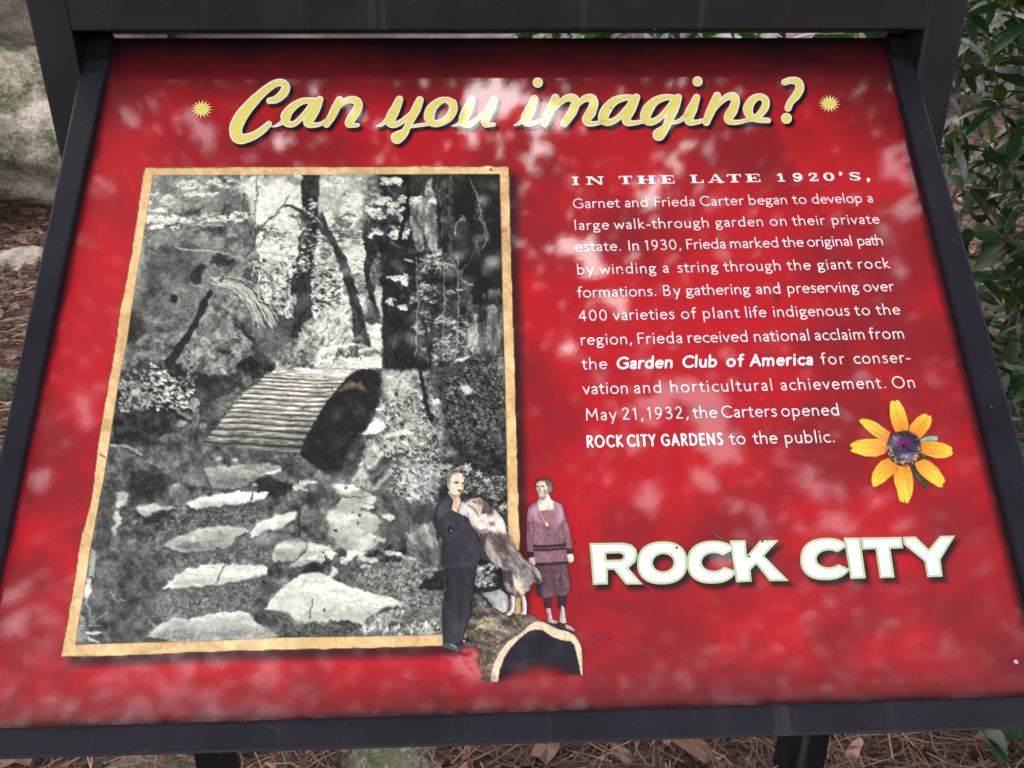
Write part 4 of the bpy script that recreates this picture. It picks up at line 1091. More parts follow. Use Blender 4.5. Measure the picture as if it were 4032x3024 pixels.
def set_word(word, pxa, pxb, by, caph, parent, kind='r'):
    """one printed word between two marks on its baseline; by(px) gives the baseline"""
    A = uv(pxa, by(pxa)); B = uv(pxb, by(pxb))
    dvec = B - A; Lw = np.linalg.norm(dvec); ex = dvec / Lw; ey = np.array([-ex[1], ex[0]])
    k = caph / 100; xs_ = 1.11; pen = 11.8
    if kind == 'b': pen = 21; xs_ = 1.12
    if kind == 'c': pen = 19; xs_ = .80; k *= .93
    adv = [GL[c][0] * xs_ + (4 if kind == 'b' else 0) for c in word]
    nat = sum(adv) * k
    tr = (Lw - nat + 9 * k) / max(1, len(word) - 1)
    Vt = []; Ft = []; x = -6 * k
    for c, a in zip(word, adv):
        st_ = []
        for s_ in GL[c][1]:
            st_.append([(x + (q[0] * xs_ + (2 if kind == 'b' else 0)) * k, q[1] * k, pen * k * ((1.25 if kind == 'r' else 1) if (c in '.' or (c == 'i' and q[1] > 80)) else 1)) for q in s_])
        allq = np.array([q for s_ in st_ for q in s_]); pad = pen * k
        Xg, Yg = grid(allq[:, 0].min() - pad, allq[:, 1].min() - pad, allq[:, 0].max() + pad, allq[:, 1].max() + pad, .00055)
        S = np.full(Xg.shape, 1e9)
        for s_ in st_: S = np.minimum(S, sd_stroke(Xg, Yg, s_))
        v, f = march(S, Xg, Yg); b0 = len(Vt); Vt += v; Ft += [tuple(i + b0 for i in q) for q in f]
        x += a * k + tr
    q = np.array(Vt)
    if kind == 'b': q[:, 0] += .16 * (q[:, 1] - 40 * k)
    P = A + q[:, :1] * ex + q[:, 1:] * ey
    return from_uv(P[:, 0], P[:, 1], 2 * HZ), Ft
cap = float(uv(2300, 782)[1] - uv(2300, 818)[1])
def crop7(x, y): return 2230 + x * .58770, 640 + y * .58770
def crop8(x, y): return 2230 + x * .63291, 1200 + y * .63291
LINES = [
 (crop7, ((200, 304), (2050, 268)), [('Garnet', 48, 356), ('and', 396, 548), ('Frieda', 592, 862), ('Carter', 900, 1188), ('began', 1226, 1482), ('to', 1522, 1610), ('develop', 1648, 1985), ('a', 2022, 2068)]),
 (crop7, ((100, 452), (2080, 410)), [('large', 57, 285), ('walk-through', 326, 958), ('garden', 1004, 1322), ('on', 1368, 1480), ('their', 1520, 1732), ('private', 1782, 2098)]),
 (crop7, ((80, 597), (2110, 553)), [('estate.', 62, 370), ('In', 418, 490), ('1930,', 530, 774), ('Frieda', 808, 1068), ('marked', 1100, 1424), ('the', 1454, 1590), ('original', 1618, 1918), ('path', 1954, 2124)]),
 (crop7, ((90, 750), (2150, 708)), [('by', 75, 180), ('winding', 230, 600), ('a', 650, 697), ('string', 748, 1015), ('through', 1062, 1440), ('the', 1486, 1637), ('giant', 1688, 1912), ('rock', 1958, 2168)]),
 (crop7, ((100, 904), (2180, 862)), [('formations.', 78, 606), ('By', 652, 762), ('gathering', 806, 1230), ('and', 1276, 1438), ('preserving', 1484, 1958), ('over', 1995, 2195)]),
 (crop8, ((100, 100), (2070, 60)), [('400', 82, 252), ('varieties', 296, 672), ('of', 718, 806), ('plant', 852, 1076), ('life', 1116, 1244), ('indigenous', 1290, 1762), ('to', 1800, 1890), ('the', 1935, 2076)]),
 (crop8, ((100, 250), (2090, 210)), [('region,', 92, 412), ('Frieda', 446, 722), ('received', 758, 1132), ('national', 1170, 1516), ('acclaim', 1550, 1860), ('from', 1890, 2105)]),
 (crop8, ((110, 402), (2100, 360)), [('the', 102, 252), ('*Garden', 318, 665), ('*Club', 728, 940), ('*of', 1002, 1100), ('*America', 1152, 1536), ('for', 1590, 1730), ('conser-', 1792, 2142)]),
 (crop8, ((120, 556), (2160, 515)), [('vation', 108, 386), ('and', 425, 594), ('horticultural', 650, 1285), ('achievement.', 1338, 1992), ('On', 2034, 2172)]),
 (crop8, ((130, 719), (1690, 687)), [('May', 125, 310), ('21,1932,', 352, 764), ('the', 793, 938), ('Carters', 970, 1310), ('opened', 1342, 1700)]),
 (crop8, ((140, 885), (1660, 855)), [('^ROCK', 133, 350), ('^CITY', 385, 553), ('^GARDENS', 597, 972), ('to', 1022, 1115), ('the', 1168, 1313), ('public.', 1362, 1672)]),
]
bodyt = part_empty('body_text', 'white paragraph of eleven text lines on the right of the panel')
for li, (cf, (pa, pb), words) in enumerate(LINES):
    xa, ya = cf(*pa); xb, yb_ = cf(*pb)
    by = lambda px: ya + (px - xa) * (yb_ - ya) / (xb - xa)
    for wd, a, b in words:
        kind = {'*': 'b', '^': 'c'}.get(wd[0], 'r'); wd = wd.lstrip('*^')
        Vw, Fw = set_word(wd, cf(a, 0)[0], cf(b, 0)[0], by, cap, bodyt, kind)
        me = bpy.data.meshes.new('word'); me.from_pydata(Vw.tolist(), [], Fw); me.update()
        o = put('word', me, None, white if kind != 'r' else pinkw); sub(o, bodyt)
# ---- wide slab heading, drawn from strokes and bars in a 100 x 100 box
def bar(x0, y0, x1, y1): return ('r', x0, y0, x1, y1)
SLAB = {
 'I': [bar(5, 0, 95, 13), bar(5, 87, 95, 100), bar(28, 0, 72, 100)],
 'N': [bar(0, 0, 36, 13), bar(0, 87, 38, 100), bar(66, 87, 100, 100), bar(12, 0, 24, 100), bar(78, 0, 88, 100), ('s', [(20, 92, 16), (80, 8, 16)]), ('s', [(30, 92, 20), (76, 12, 20)])],
 'T': [bar(0, 87, 100, 100), bar(0, 66, 9, 100), bar(91, 66, 100, 100), bar(36, 0, 64, 100), bar(20, 0, 80, 12)],
 'H': [bar(0, 0, 42, 12), bar(0, 88, 42, 100), bar(58, 0, 100, 12), bar(58, 88, 100, 100), bar(10, 0, 34, 100), bar(66, 0, 90, 100), bar(30, 44, 70, 56)],
 'E': [bar(0, 0, 96, 12), bar(0, 88, 94, 100), bar(14, 0, 42, 100), bar(40, 44, 68, 56), bar(62, 34, 70, 66), bar(88, 0, 96, 36), bar(87, 66, 94, 100)],
 'L': [bar(0, 0, 98, 12), bar(0, 88, 56, 100), bar(14, 0, 42, 100), bar(90, 0, 98, 40)],
 'A': [bar(0, 0, 32, 12), bar(54, 0, 100, 12), ('s', [(14, 6, 9), (44, 94, 9)]), ('s', [(52, 92, 24), (80, 6, 24)]), bar(24, 26, 64, 36)],
 '1': [bar(4, 0, 96, 13), bar(34, 0, 70, 100), ('s', [(14, 78, 14), (44, 92, 16)])],
 '9': [('s', [(x, y, 20) for x, y in arc(50, 68, 32, 24)]), ('s', [(84, 66, 24), (80, 30, 22), (55, 6, 14), (26, 6, 14), (18, 16, 18)])],
 '2': [('s', [(16, 74, 22), (24, 90, 12), (50, 94, 12), (78, 84, 22), (76, 62, 22), (44, 36, 16), (14, 12, 12)]), bar(6, 0, 94, 17), bar(88, 0, 95, 34)],
 '0': [('s', [(x, y, 12 + 16 * abs(math.cos(rad(i * 15)))) for i, (x, y) in enumerate(arc(50, 50, 38, 44))])],
 'S': [('s', [(84, 74, 12), (70, 92, 12), (42, 94, 14), (18, 80, 18), (24, 62, 20), (60, 46, 22), (84, 30, 20), (76, 10, 16), (46, 5, 12), (18, 14, 12)]), bar(82, 64, 90, 98), bar(8, 2, 16, 36)],
 ',': [('s', [(50, 8, 34), (44, -8, 20), (22, -24, 8)])], "'": [('s', [(55, 88, 34), (50, 74, 22), (30, 62, 8)])],
}
HEAD = [('I', 38, 88), ('N', 133, 255), ('T', 355, 445), ('H', 478, 600), ('E', 633, 730), ('L', 832, 922), ('A', 950, 1060), ('T', 1080, 1175), ('E', 1203, 1305), ('1', 1415, 1468), ('9', 1516, 1588), ('2', 1625, 1692), ('0', 1728, 1797), ("'", 1826, 1862), ('S', 1893, 1980), (',', 2006, 2040)]
head = part_empty('heading_lettering', 'wide white slab serif heading above the paragraph')
def hb(px): return (640 + 153 * .5877) + (px - 2265) * ((122 - 153) / (1950 - 60))
for ch, a, b in HEAD:
    pa = 2230 + a * .5877; pb = 2230 + b * .5877
    A = uv(pa, hb(pa)); B = uv(pb, hb(pb)); wd = np.linalg.norm(B - A); ex = (B - A) / wd; ey = np.array([-ex[1], ex[0]])
    hh = cap * .93; pad = .002
    Xg, Yg = grid(-pad, -hh * .3, wd + pad, hh + pad, .0005)
    S = np.full(Xg.shape, 1e9)
    for pr in SLAB[ch]:
        if pr[0] == 'r':
            x0_, y0_, x1_, y1_ = pr[1] * wd / 100, pr[2] * hh / 100, pr[3] * wd / 100, pr[4] * hh / 100
            S = np.minimum(S, np.maximum(np.maximum(x0_ - Xg, Xg - x1_), np.maximum(y0_ - Yg, Yg - y1_)))
        else:
            S = np.minimum(S, sd_stroke(Xg, Yg, [(q[0] * wd / 100, q[1] * hh / 100, q[2] * hh / 100 * 1.15) for q in pr[1]]))
    v, f = march(S, Xg, Yg); q = np.array(v); P = A + q[:, :1] * ex + q[:, 1:] * ey
    me = bpy.data.meshes.new('letter'); me.from_pydata(from_uv(P[:, 0], P[:, 1], 2 * HZ).tolist(), [], f); me.update()
    sub(put('letter', me, None, white), head)

# ------------------------------------------------------------------ old photograph printed on cloth
cb = Canvas(230, 640, 2080, 2600, 5)
cb.poly(BORDER, (226, 190, 132), soft=2.5, amp=26, sc=70, rag=2, ragsc=40)
wv = (np.sin(cb.X * 2 * math.pi / 14 + cb.Y * 2 * math.pi / 11) + np.sin(cb.X * 2 * math.pi / 13 - cb.Y * 2 * math.pi / 9.5)) * 9 * noise2(cb.X, cb.Y, 120, 120, 31, 3)
grn = (noise2(cb.X, cb.Y, 12, 12, 32, 3) - .5) * 34
cb.C += (wv + grn)[..., None] * np.array([1, 1, .9])
pale = np.clip(noise2(cb.X, cb.Y, 340, 260, 33, 3) * 1.6 - .5, 0, 1)[..., None]
cb.C = np.clip(cb.C * (1 - pale * .35) + np.array([232, 200, 140.]) * pale * .35, 0, 255)
cb.ell(c5((150, 125))[0][0], c5((150, 125))[0][1], 16, 3, (70, 38, 30), .5, keep=True)
cb.ell(c2((1885, 50))[0][0], c2((1885, 50))[0][1], 6, 5, (90, 50, 40), keep=True)
cb.ell(c2((2030, 710))[0][0], c2((2030, 710))[0][1], 16, 12, (170, 110, 80), keep=True, op=.6)
border = cb.build('cloth_border', HZ, lam_a, sign)
border['label'] = 'tan woven cloth border around the printed black and white picture'

PIC = c1((285, 110), (1200, 108), (2212, 106)) + c2((700, 100), (1985, 94), (1990, 330), (2005, 900), (2022, 1659)) + c4((2035, 560), (2048, 1000), (2062, 1659)) + g1((1092, 0), (1100, 420), (1108, 900)) \
    + g2((1125, 300), (1130, 640), (900, 900), (290, 940)) + c8((1800, 1166), (1000, 1180), (300, 1190), (0, 1205)) + c7((1400, 1235), (900, 1245), (185, 1268)) \
    + c7((215, 1050), (300, 560), (345, 230), (390, 0)) + c5((95, 700), (160, 380), (218, 0)) + c3((50, 820), (140, 380), (192, 0)) + c1((50, 1580), (150, 930), (235, 420))
pc = Canvas(292, 684, 2016, 2548, 3)
Xp, Yp = pc.X, pc.Y
pc.C[:] = 78
pc.C += ((noise2(Xp, Yp, 90, 60, 40, 5, .65) - .5) * 90)[..., None]
def G(v): return (v * .965 - 1, v * .995, v * .955 + 1)
LEAFW = [G(235), G(215), G(190), G(165)]
LEAFM = [G(150), G(125), G(100), G(175)]
LEAFD = [G(22), G(34), G(48)]
# far sunlit foliage, top centre
pc.poly([(880, 684), (1500, 684), (1480, 900), (1440, 1250), (1250, 1300), (1060, 1180), (1000, 1000), (960, 820)], G(182), 14, 62, 34, seed=41, rag=24)
pc.poly([(985, 740), (1120, 720), (1160, 860), (1100, 980), (1005, 940)], G(222), 40, 34, 20, seed=42, rag=20)
pc.poly([(1260, 684), (1480, 684), (1460, 800), (1300, 860), (1240, 800)], G(170), 30, 30, 18, seed=43, rag=20)
pc.flecks([(980, 840), (1480, 820), (1440, 1250), (1100, 1220), (1000, 980)], 1500, (3, 8), [G(90), G(110), G(60)], 2.6, 0, .3, 44, 2, 60)
pc.flecks([(980, 700), (1480, 700), (1440, 1250), (1100, 1220), (1000, 980)], 1700, (3, 9), [G(235), G(215), G(225)], 2.6, 0, .3, 45, 2, 70)
# rock wall upper left
pc.poly([(590, 684), (860, 684), (900, 740), (985, 790), (1000, 900), (1008, 1000), (960, 1080), (1000, 1200), (760, 1520), (420, 1520), (440, 1300)], G(122), 6, 34, 60, seed=46, rag=10)
pc.poly([(600, 684), (850, 684), (860, 800), (760, 880), (590, 900)], G(140), 40, 22, 50, seed=47, rag=20)
pc.poly(c1((250, 900), (700, 850), (780, 1150), (690, 1300), (800, 1400), (830, 1480), (720, 1659), (60, 1659)), G(84), 16, 26, 46, seed=48, rag=12)
pc.poly(c1((480, 1340), (690, 1300), (830, 1420), (760, 1600), (560, 1659), (440, 1600)), G(118), 16, 18, 30, seed=49, rag=10)
pc.poly(c1((540, 540), (700, 480), (830, 460), (760, 540), (600, 560)), G(58), 6, 12, seed=50, rag=8)
pc.poly(c1((320, 640), (590, 630), (600, 670), (340, 690)), G(70), 6, 8, seed=51, rag=6)
pc.poly(c1((750, 730), (900, 660), (1050, 680), (1040, 780), (940, 760), (860, 700)), G(62), 5, 14, seed=52, rag=6)
pc.poly(c1((860, 280), (1010, 290), (930, 340), (850, 340)), G(80), 5, 8, seed=53, rag=5)
pc.poly(c1((1040, 420), (1200, 330), (1330, 480), (1390, 700), (1360, 900), (1290, 1010), (1050, 1000), (1040, 700)), G(104), 6, 36, 22, seed=54, rag=8)
pc.poly(c1((1050, 430), (1090, 440), (1050, 560), (1020, 550)), G(60), 3)
pc.poly(c1((1270, 300), (1295, 300), (1260, 560), (1240, 540)), G(74), 3)
pc.poly(c1((900, 1000), (1020, 960), (1220, 1040), (1190, 1100), (1030, 1110), (900, 1090)), G(52), 5, 22, 18, seed=55, rag=8)
pc.poly(c1((690, 1180), (760, 1080), (850, 1090), (860, 1180), (800, 1300), (740, 1300), (690, 1250)), G(42), 4, 10, seed=56, rag=3)
pc.poly(c1((830, 1160), (1180, 1100), (1290, 1240), (1100, 1290), (930, 1330), (800, 1310)), G(120), 6, 26, 20, seed=57, rag=6)
pc.ell(*c1((512, 1462))[0], 14, 20, G(34))
# fallen hairy roots sweeping to the right
for i in range(60):
    t = rnd.random(); dx = rnd.uniform(-30, 40); dy = rnd.uniform(-25, 30)
    pts = c1((1000 + dx * 3, 1250 + dy * 2), (1180 + dx * 3, 1290 + dy * 2.6), (1330 + dx * 3, 1400 + dy * 3), (1430 + dx * 3, 1560 + dy * 3), (1500 + dx * 4, 1720 + dy * 2))
    pc.line([q + (rnd.uniform(2, 5),) for q in smooth(pts, 3)], G(rnd.choice([40, 70, 140, 170, 195])), 1.6, True)
pc.poly(c1((960, 1420), (1100, 1380), (1240, 1450), (1340, 1659), (800, 1659), (900, 1500)), G(118), 5, 52, 16, seed=58, rag=8)
pc.flecks(c1((1340, 1050), (1500, 1020), (1790, 1100), (1800, 1659), (1500, 1659), (1380, 1300)), 420, (4, 11), [G(225), G(200), G(60), G(45), G(170)], 3, .7, .5, 59)
# branches and blossom
for row in ((540, 1450, 160, 260, 30), (230, 500, 300, 420, 9), (640, 960, 300, 340, 12), (220, 1320, 560, 640, 46), (200, 560, 560, 720, 16), (230, 420, 480, 520, 7)):
    for i in range(int(row[4] * 1.5)):
        x = rnd.uniform(row[0], row[1]); y = rnd.uniform(row[2], row[3]) - (x - row[0]) * .03
        cx, cy = c1((x, y))[0]
        for k in range(rnd.randint(2, 4)):
            pc.ell(cx + rnd.uniform(-9, 9), cy + rnd.uniform(-6, 6), rnd.uniform(4, 10), rnd.uniform(1.6, 3.4), G(rnd.uniform(205, 245)), rnd.uniform(-.5, .5), keep=True)
def limb(pts, w0, w1, tone, f=c1):
    q = smooth(f(*pts), 4); n_ = len(q)
    pc.line([(a[0], a[1], w0 + (w1 - w0) * i / n_) for i, a in enumerate(q)], tone, 1.6, True)
limb(((220, 615), (520, 625), (800, 655), (1050, 665)), 4, 3, G(190)); limb(((200, 720), (500, 700), (760, 680)), 3, 2, G(70))
limb(((900, 600), (1100, 590), (1320, 580)), 5, 3, G(205))
limb(((520, 895), (600, 925), (800, 930), (1000, 940), (1120, 975), (1230, 1010)), 5, 4, G(186))
limb(((1010, 1250), (1100, 1160), (1240, 1035), (1330, 980), (1420, 960)), 9, 5, G(80)); limb(((1240, 1030), (1420, 958), (1620, 970), (1850, 1020), (2030, 1015), (2212, 1060)), 6, 4, G(168))
limb(((1400, 740), (1520, 620), (1690, 460), (1760, 335)), 12, 4, G(92)); limb(((1690, 460), (1780, 450), (1900, 510), (2030, 610), (2212, 800)), 7, 20, G(66))
limb(((1420, 100), (1415, 350), (1395, 620), (1380, 780)), 4, 5, G(96)); limb(((1410, 690), (1370, 880), (1290, 1010)), 9, 7, G(72))
limb(((1500, 700), (1480, 820), (1440, 900)), 4, 3, G(90)); limb(((1180, 280), (1080, 380), (1050, 440)), 3, 3, G(80))
# trunks
pc.poly([(1191, 684), (1258, 684), (1256, 780), (1252, 830), (1246, 940), (1232, 1050), (1226, 1160), (1156, 1160), (1172, 1000), (1186, 860), (1188, 780)], G(46), 3, 26, 10, math.pi / 2, 3, 60, 3)
pc.flecks([(1180, 800), (1262, 790), (1250, 880), (1180, 880)], 24, (4, 9), LEAFW, 2.6, 0, .3, 61)
pc.flecks([(1170, 900), (1280, 900), (1280, 1060), (1150, 1060)], 60, (4, 10), LEAFW, 2.6, 0, .3, 62)
pc.poly([(1150, 1045), (1226, 1045), (1224, 1150), (1228, 1240), (1238, 1335), (1200, 1342), (1160, 1335), (1152, 1200)], G(46), 3, 30, 10, math.pi / 2, 3, 63, 3)
pc.ell(1160, 1180, 7, 26, G(160), 0, keep=True)
pc.flecks([(1140, 1030), (1240, 1030), (1240, 1090), (1140, 1090)], 26, (4, 9), LEAFW, 2.6, 0, .3, 64)
pc.flecks([(1240, 1060), (1330, 1060), (1370, 1300), (1250, 1350), (1225, 1200)], 500, (4, 12), LEAFW + LEAFD, 2.6, 0, .35, 65)
pc.poly([(1250, 1230), (1370, 1200), (1392, 1340), (1250, 1420), (1140, 1440), (1130, 1380)], G(176), 10, 60, 14, seed=66, rag=12)
pc.flecks([(1250, 1220), (1370, 1200), (1400, 1340), (1250, 1420)], 260, (5, 13), [G(235), G(210), G(120)], 4, -1.0, .5, 67)
pc.poly([(1246, 850), (1274, 852), (1311, 932), (1358, 1011), (1395, 1102), (1427, 1228), (1438, 1290), (1460, 1360), (1396, 1348), (1378, 1200), (1358, 1120), (1333, 1040), (1290, 930)], G(50), 2.5, 30, 9, 1.2, 3, 68, 2)
pc.poly([(1395, 1322), (1428, 1322), (1432, 1345), (1396, 1345)], G(120), 3, 20, 8, seed=69, keep=True)
# dark mass around the big tree
pc.poly([(1481, 684), (1612, 684), (1618, 860), (1640, 980), (1650, 1080), (1620, 1200), (1655, 1417), (1700, 1436), (1690, 1462), (1557, 1457), (1503, 1446), (1508, 1210), (1480, 1090), (1424, 932), (1440, 860), (1500, 800)], G(27), 3, 20, 11, math.pi / 2, 4, 70, 7)
for i_ in range(240):
    x_ = rnd.uniform(1506, 1640); y_ = rnd.uniform(960, 1450)
    pc.ell(x_, y_, rnd.uniform(1.2, 2.6), rnd.uniform(5, 18), G(rnd.choice([44, 56, 70, 12])), 0, keep=True, op=.8)
pc.line([(1505, 1200, 4), (1504, 1440, 8)], G(96), 2, True, 40, 6)
pc.poly([(1600, 1380), (1660, 1400), (1720, 1445), (1640, 1462), (1560, 1470), (1540, 1440)], G(30), 4, 18, 9, seed=71, rag=9)
pc.poly([(1440, 700), (1500, 690), (1600, 800), (1560, 900), (1450, 960), (1420, 900)], G(70), 20, 60, 16, seed=71, rag=18, op=.8)
pc.poly([(1470, 960), (1500, 1000), (1500, 1130), (1480, 1120), (1455, 1040)], G(90), 8, 50, 12, seed=72, rag=8)
pc.poly(c2((545, 780), (560, 700), (600, 520), (640, 560), (640, 700), (640, 1000), (570, 1120), (600, 1350), (700, 1600), (690, 1659), (640, 1659), (545, 1380), (500, 1150), (520, 980)), G(44), 2.5, 22, 9, seed=73, rag=2)
pc.poly([(1481, 1120), (1503, 1130), (1503, 1270), (1470, 1150)], G(190), 4, 40, 9, seed=74)
for reg, nn in ((((560, 700), (1000, 700), (1000, 810), (560, 800)), 130), (((590, 340), (960, 320), (960, 420), (640, 450)), 110), (((700, 1210), (980, 1200), (980, 1320), (700, 1290)), 90), (((730, 1430), (980, 1500), (970, 1600), (760, 1560)), 60),
                (((640, 100), (960, 90), (960, 220), (700, 200)), 90), (((520, 440), (960, 420), (960, 620), (540, 560)), 150), (((780, 640), (980, 640), (980, 760), (830, 760)), 36), (((960, 1020), (1160, 1020), (1100, 1080)), 22)):
    pc.flecks(c2(*reg), nn, (3.5, 9), LEAFW, 2.4, 0, .4, 75 + nn)
limb(((975, 90), (985, 300), (978, 480), (940, 620), (900, 820)), 14, 18, G(16), c2)
# pale bark pillar
pc.poly([(1615, 780), (1716, 777), (1720, 880), (1727, 957), (1753, 994), (1700, 1020), (1648, 1004), (1618, 903)], G(132), 3, 66, 12, math.pi / 2, 4, 80, 4)
pc.poly(c2((1240, 120), (1265, 330), (1170, 310), (1180, 200)), G(168), 2.5, 40, 14, .3, 3, 81, 3)
pc.poly(c2((1020, 130), (1170, 160), (1160, 340), (1010, 350)), G(50), 5, 26, 12, seed=82, rag=6)
pc.flecks(c2((1010, 350), (1290, 350), (1300, 420), (1020, 420)), 60, (4, 9), LEAFW, 2.4, 0, .3, 83)
limb(((1000, 520), (1080, 600), (1170, 800), (1160, 1000), (1150, 1400), (1160, 1500)), 4, 7, G(40), c2); limb(((780, 470), (880, 540)), 3, 3, G(170), c2); limb(((800, 830), (890, 885)), 3, 3, G(150), c2)
# dark cliff at the right
pc.poly([(1706, 684), (1980, 684), (1985, 1000), (1995, 1260), (2000, 1410), (1864, 1405), (1852, 1120), (1760, 1010), (1727, 957), (1716, 777)], G(24), 5, 16, 40, seed=84, rag=9)
for (a, b, c_, d_) in ((1380, 480, 70, 700), (1450, 700, 60, 500), (1770, 480, 60, 260), (1730, 900, 60, 240), (1830, 700, 60, 260), (1600, 640, 40, 200), (1950, 1500, 110, 300), (1340, 250, 60, 340), (1450, 250, 60, 300), (1900, 1400, 60, 60)):
    for i in range(46):
        x = a + rnd.gauss(0, c_ * .38); y = b + rnd.uniform(-d_ / 2, d_ / 2)
        cx, cy = c2((x, y))[0]
        pc.ell(cx, cy, rnd.uniform(1.6, 3.6), rnd.uniform(5, 18), G(rnd.choice([44, 60, 80, 120])), rnd.uniform(-.3, .3), keep=True, op=.8)
pc.poly(c2((1500, 600), (1600, 600), (1680, 760), (1640, 950), (1520, 940)), G(52), 12, 14, 24, seed=85, rag=10)
limb(((1670, 150), (1720, 290), (1760, 380), (1780, 560)), 4, 6, G(130), c2); limb(((1770, 560), (1830, 690), (1850, 760), (1800, 920)), 7, 6, G(112), c2); limb(((1500, 740), (1510, 640), (1560, 600), (1610, 590)), 6, 4, G(150), c2)
limb(((1400, 1030), (1450, 1010), (1500, 1120), (1560, 1220), (1680, 1310)), 4, 5, G(176), c2)
# sunlit undergrowth right of the tree
UG = [(1625, 1000), (1760, 1000), (1830, 1120), (1860, 1200), (1852, 1380), (1830, 1420), (1720, 1440), (1655, 1400), (1630, 1300), (1612, 1190), (1640, 1060)]
pc.poly(UG, G(50), 12, 44, 30, seed=86, rag=26, ragsc=40)
pc.flecks(UG, 900, (2.5, 10), LEAFW + LEAFM + LEAFD, 3.2, -.2, .5, 87, 2.0, 70)
for x_ in (1640, 1700, 1745, 1800):
    pc.line([(x_, 1010, 3), (x_ + 6, 1180, 4), (x_ - 4, 1400, 4)], G(rnd.choice([24, 150])), 1.4, True)
    pc.line([(x_ + 10, 1080, 2.5), (x_ + 40, 1040, 2)], G(170), 1.2, True)
limb(((1150, 150), (1200, 380), (1230, 600), (1250, 800)), 8, 8, G(34), c4); limb(((1240, 200), (1230, 500), (1225, 650)), 6, 6, G(40), c4)
# cliff foot bark
pc.poly(c4((1690, 0), (2030, 0), (2036, 540), (1700, 560), (1610, 460), (1680, 300)), G(92), 4, 52, 13, math.pi / 2, 4, 88, 4)
pc.poly(c4((1680, 100), (1740, 100), (1750, 520), (1690, 540), (1620, 450)), G(150), 5, 60, 10, math.pi / 2, 3, 89, 4)
pc.poly(c4((1740, 0), (1850, 0), (1840, 200), (1760, 180)), G(40), 6, 12, 12, seed=90, rag=6)
# rock under the cliff
pc.poly(c4((1340, 820), (1400, 680), (1560, 560), (1680, 545), (1700, 600), (2036, 560), (2060, 1659), (1500, 1659), (1380, 1300), (1330, 1050)), G(50), 6, 44, 18, seed=91, rag=16)
pc.poly(c4((1450, 640), (1560, 560), (1680, 545), (1640, 590)), G(205), 3, 20, 10, seed=92, rag=2)
pc.flecks(c4((1400, 700), (2030, 620), (2040, 1600), (1500, 1500), (1380, 1100)), 1500, (2, 5), [G(120), G(150), G(95), G(20), G(16)], 1.6, 0, 1, 93)
pc.ell(*c4((1620, 930))[0], 26, 16, G(190), .4, keep=True, soft=4); pc.poly(c4((1960, 560), (2030, 550), (2036, 700), (1960, 720)), G(120), 3, 24, 9, seed=94)
# bright path and slope
pc.poly([(1438, 1272), (1503, 1278), (1503, 1450), (1420, 1462), (1250, 1462), (1080, 1466), (1160, 1410), (1300, 1360), (1396, 1350), (1462, 1362)], G(214), 3, 34, 12, 0, 5, 95, 3)
pc.poly(c4((160, 560), (230, 480), (430, 440), (600, 450), (440, 500), (460, 560), (250, 580)), G(88), 4, 36, 12, seed=96, rag=4)
pc.poly(c4((440, 540), (600, 490), (700, 520), (690, 550), (520, 560)), G(120), 4, 24, 10, seed=97, rag=3)
pc.flecks([(1250, 1380), (1390, 1370), (1330, 1440), (1250, 1450)], 60, (5, 12), [G(245), G(120)], 4, -1, .4, 98)
for i in range(9):
    x, y = 1170 + i * 12, 1425 - i * 9 + rnd.uniform(-6, 6)
    pc.ell(x, y, 13, 9, G(rnd.choice([70, 95, 120, 150])), -.6, keep=True, soft=2)
pc.poly([(1250, 1462), (1130, 1470), (1080, 1466), (1060, 1420), (1140, 1340), (1240, 1330), (1250, 1420)], G(130), 8, 70, 12, seed=99, rag=8)
# left bank
pc.poly(c3((140, 420), (330, 330), (560, 310), (700, 370), (690, 600), (560, 700), (100, 700)), G(104), 5, 44, 24, seed=100, rag=6)
pc.poly(c3((140, 340), (160, 60), (380, 180), (560, 280), (330, 330), (130, 420)), G(48), 6, 14, 24, seed=101, rag=6)
pc.poly(c3((800, 330), (1000, 300), (1200, 255), (1400, 300), (1490, 420), (1500, 620), (1330, 740), (1030, 780), (800, 640), (720, 520)), G(122), 4, 56, 20, seed=102, rag=8)
pc.poly(c3((1100, 480), (1290, 500), (1260, 540), (1110, 530)), G(50), 5, 16, seed=103, rag=6)
pc.poly(c3((1330, 600), (1500, 560), (1560, 500), (1700, 600), (1760, 640), (1700, 780), (1520, 880), (1380, 860), (1330, 740)), G(52), 5, 46, 14, seed=104, rag=8)
pc.poly(c3((1300, 100), (1500, 300), (1560, 480), (1500, 560), (1490, 400), (1400, 280), (1300, 220)), G(56), 5, 40, 12, 1.0, 3, 105, 6)
pc.poly(c3((560, 200), (560, 200)), G(50)) if False else None
pc.poly(c3((1380, 760), (1500, 760), (1520, 850), (1460, 890), (1390, 830)), G(110), 3, 22, 10, seed=106, rag=3)
pc.poly(c3((0, 700), (560, 640), (800, 640), (1020, 780), (900, 1000), (1000, 1100), (900, 1250), (900, 1659), (0, 1659)), G(46), 8, 34, 26, seed=107, rag=12)
pc.poly(c3((900, 780), (1330, 780), (1420, 900), (1200, 1200), (1040, 1100), (900, 1000)), G(62), 6, 26, 22, .5, 2, 108, 8)
pc.poly(c3((1040, 1070), (1280, 960), (1340, 900), (1420, 960), (1190, 1200), (1140, 1230)), G(98), 4, 28, 14, seed=109, rag=4)
LF = c3((440, 640), (900, 900), (900, 1120), (700, 1150), (300, 1100), (330, 860))
pc.flecks(LF, 190, (4, 11), [G(225), G(205), G(175), G(150)], 2.3, .25, .4, 110)
pc.flecks(c3((60, 700), (460, 700), (400, 1200), (30, 1200)), 260, (3, 9), [G(150), G(120), G(180), G(95)], 2, .2, .7, 111)
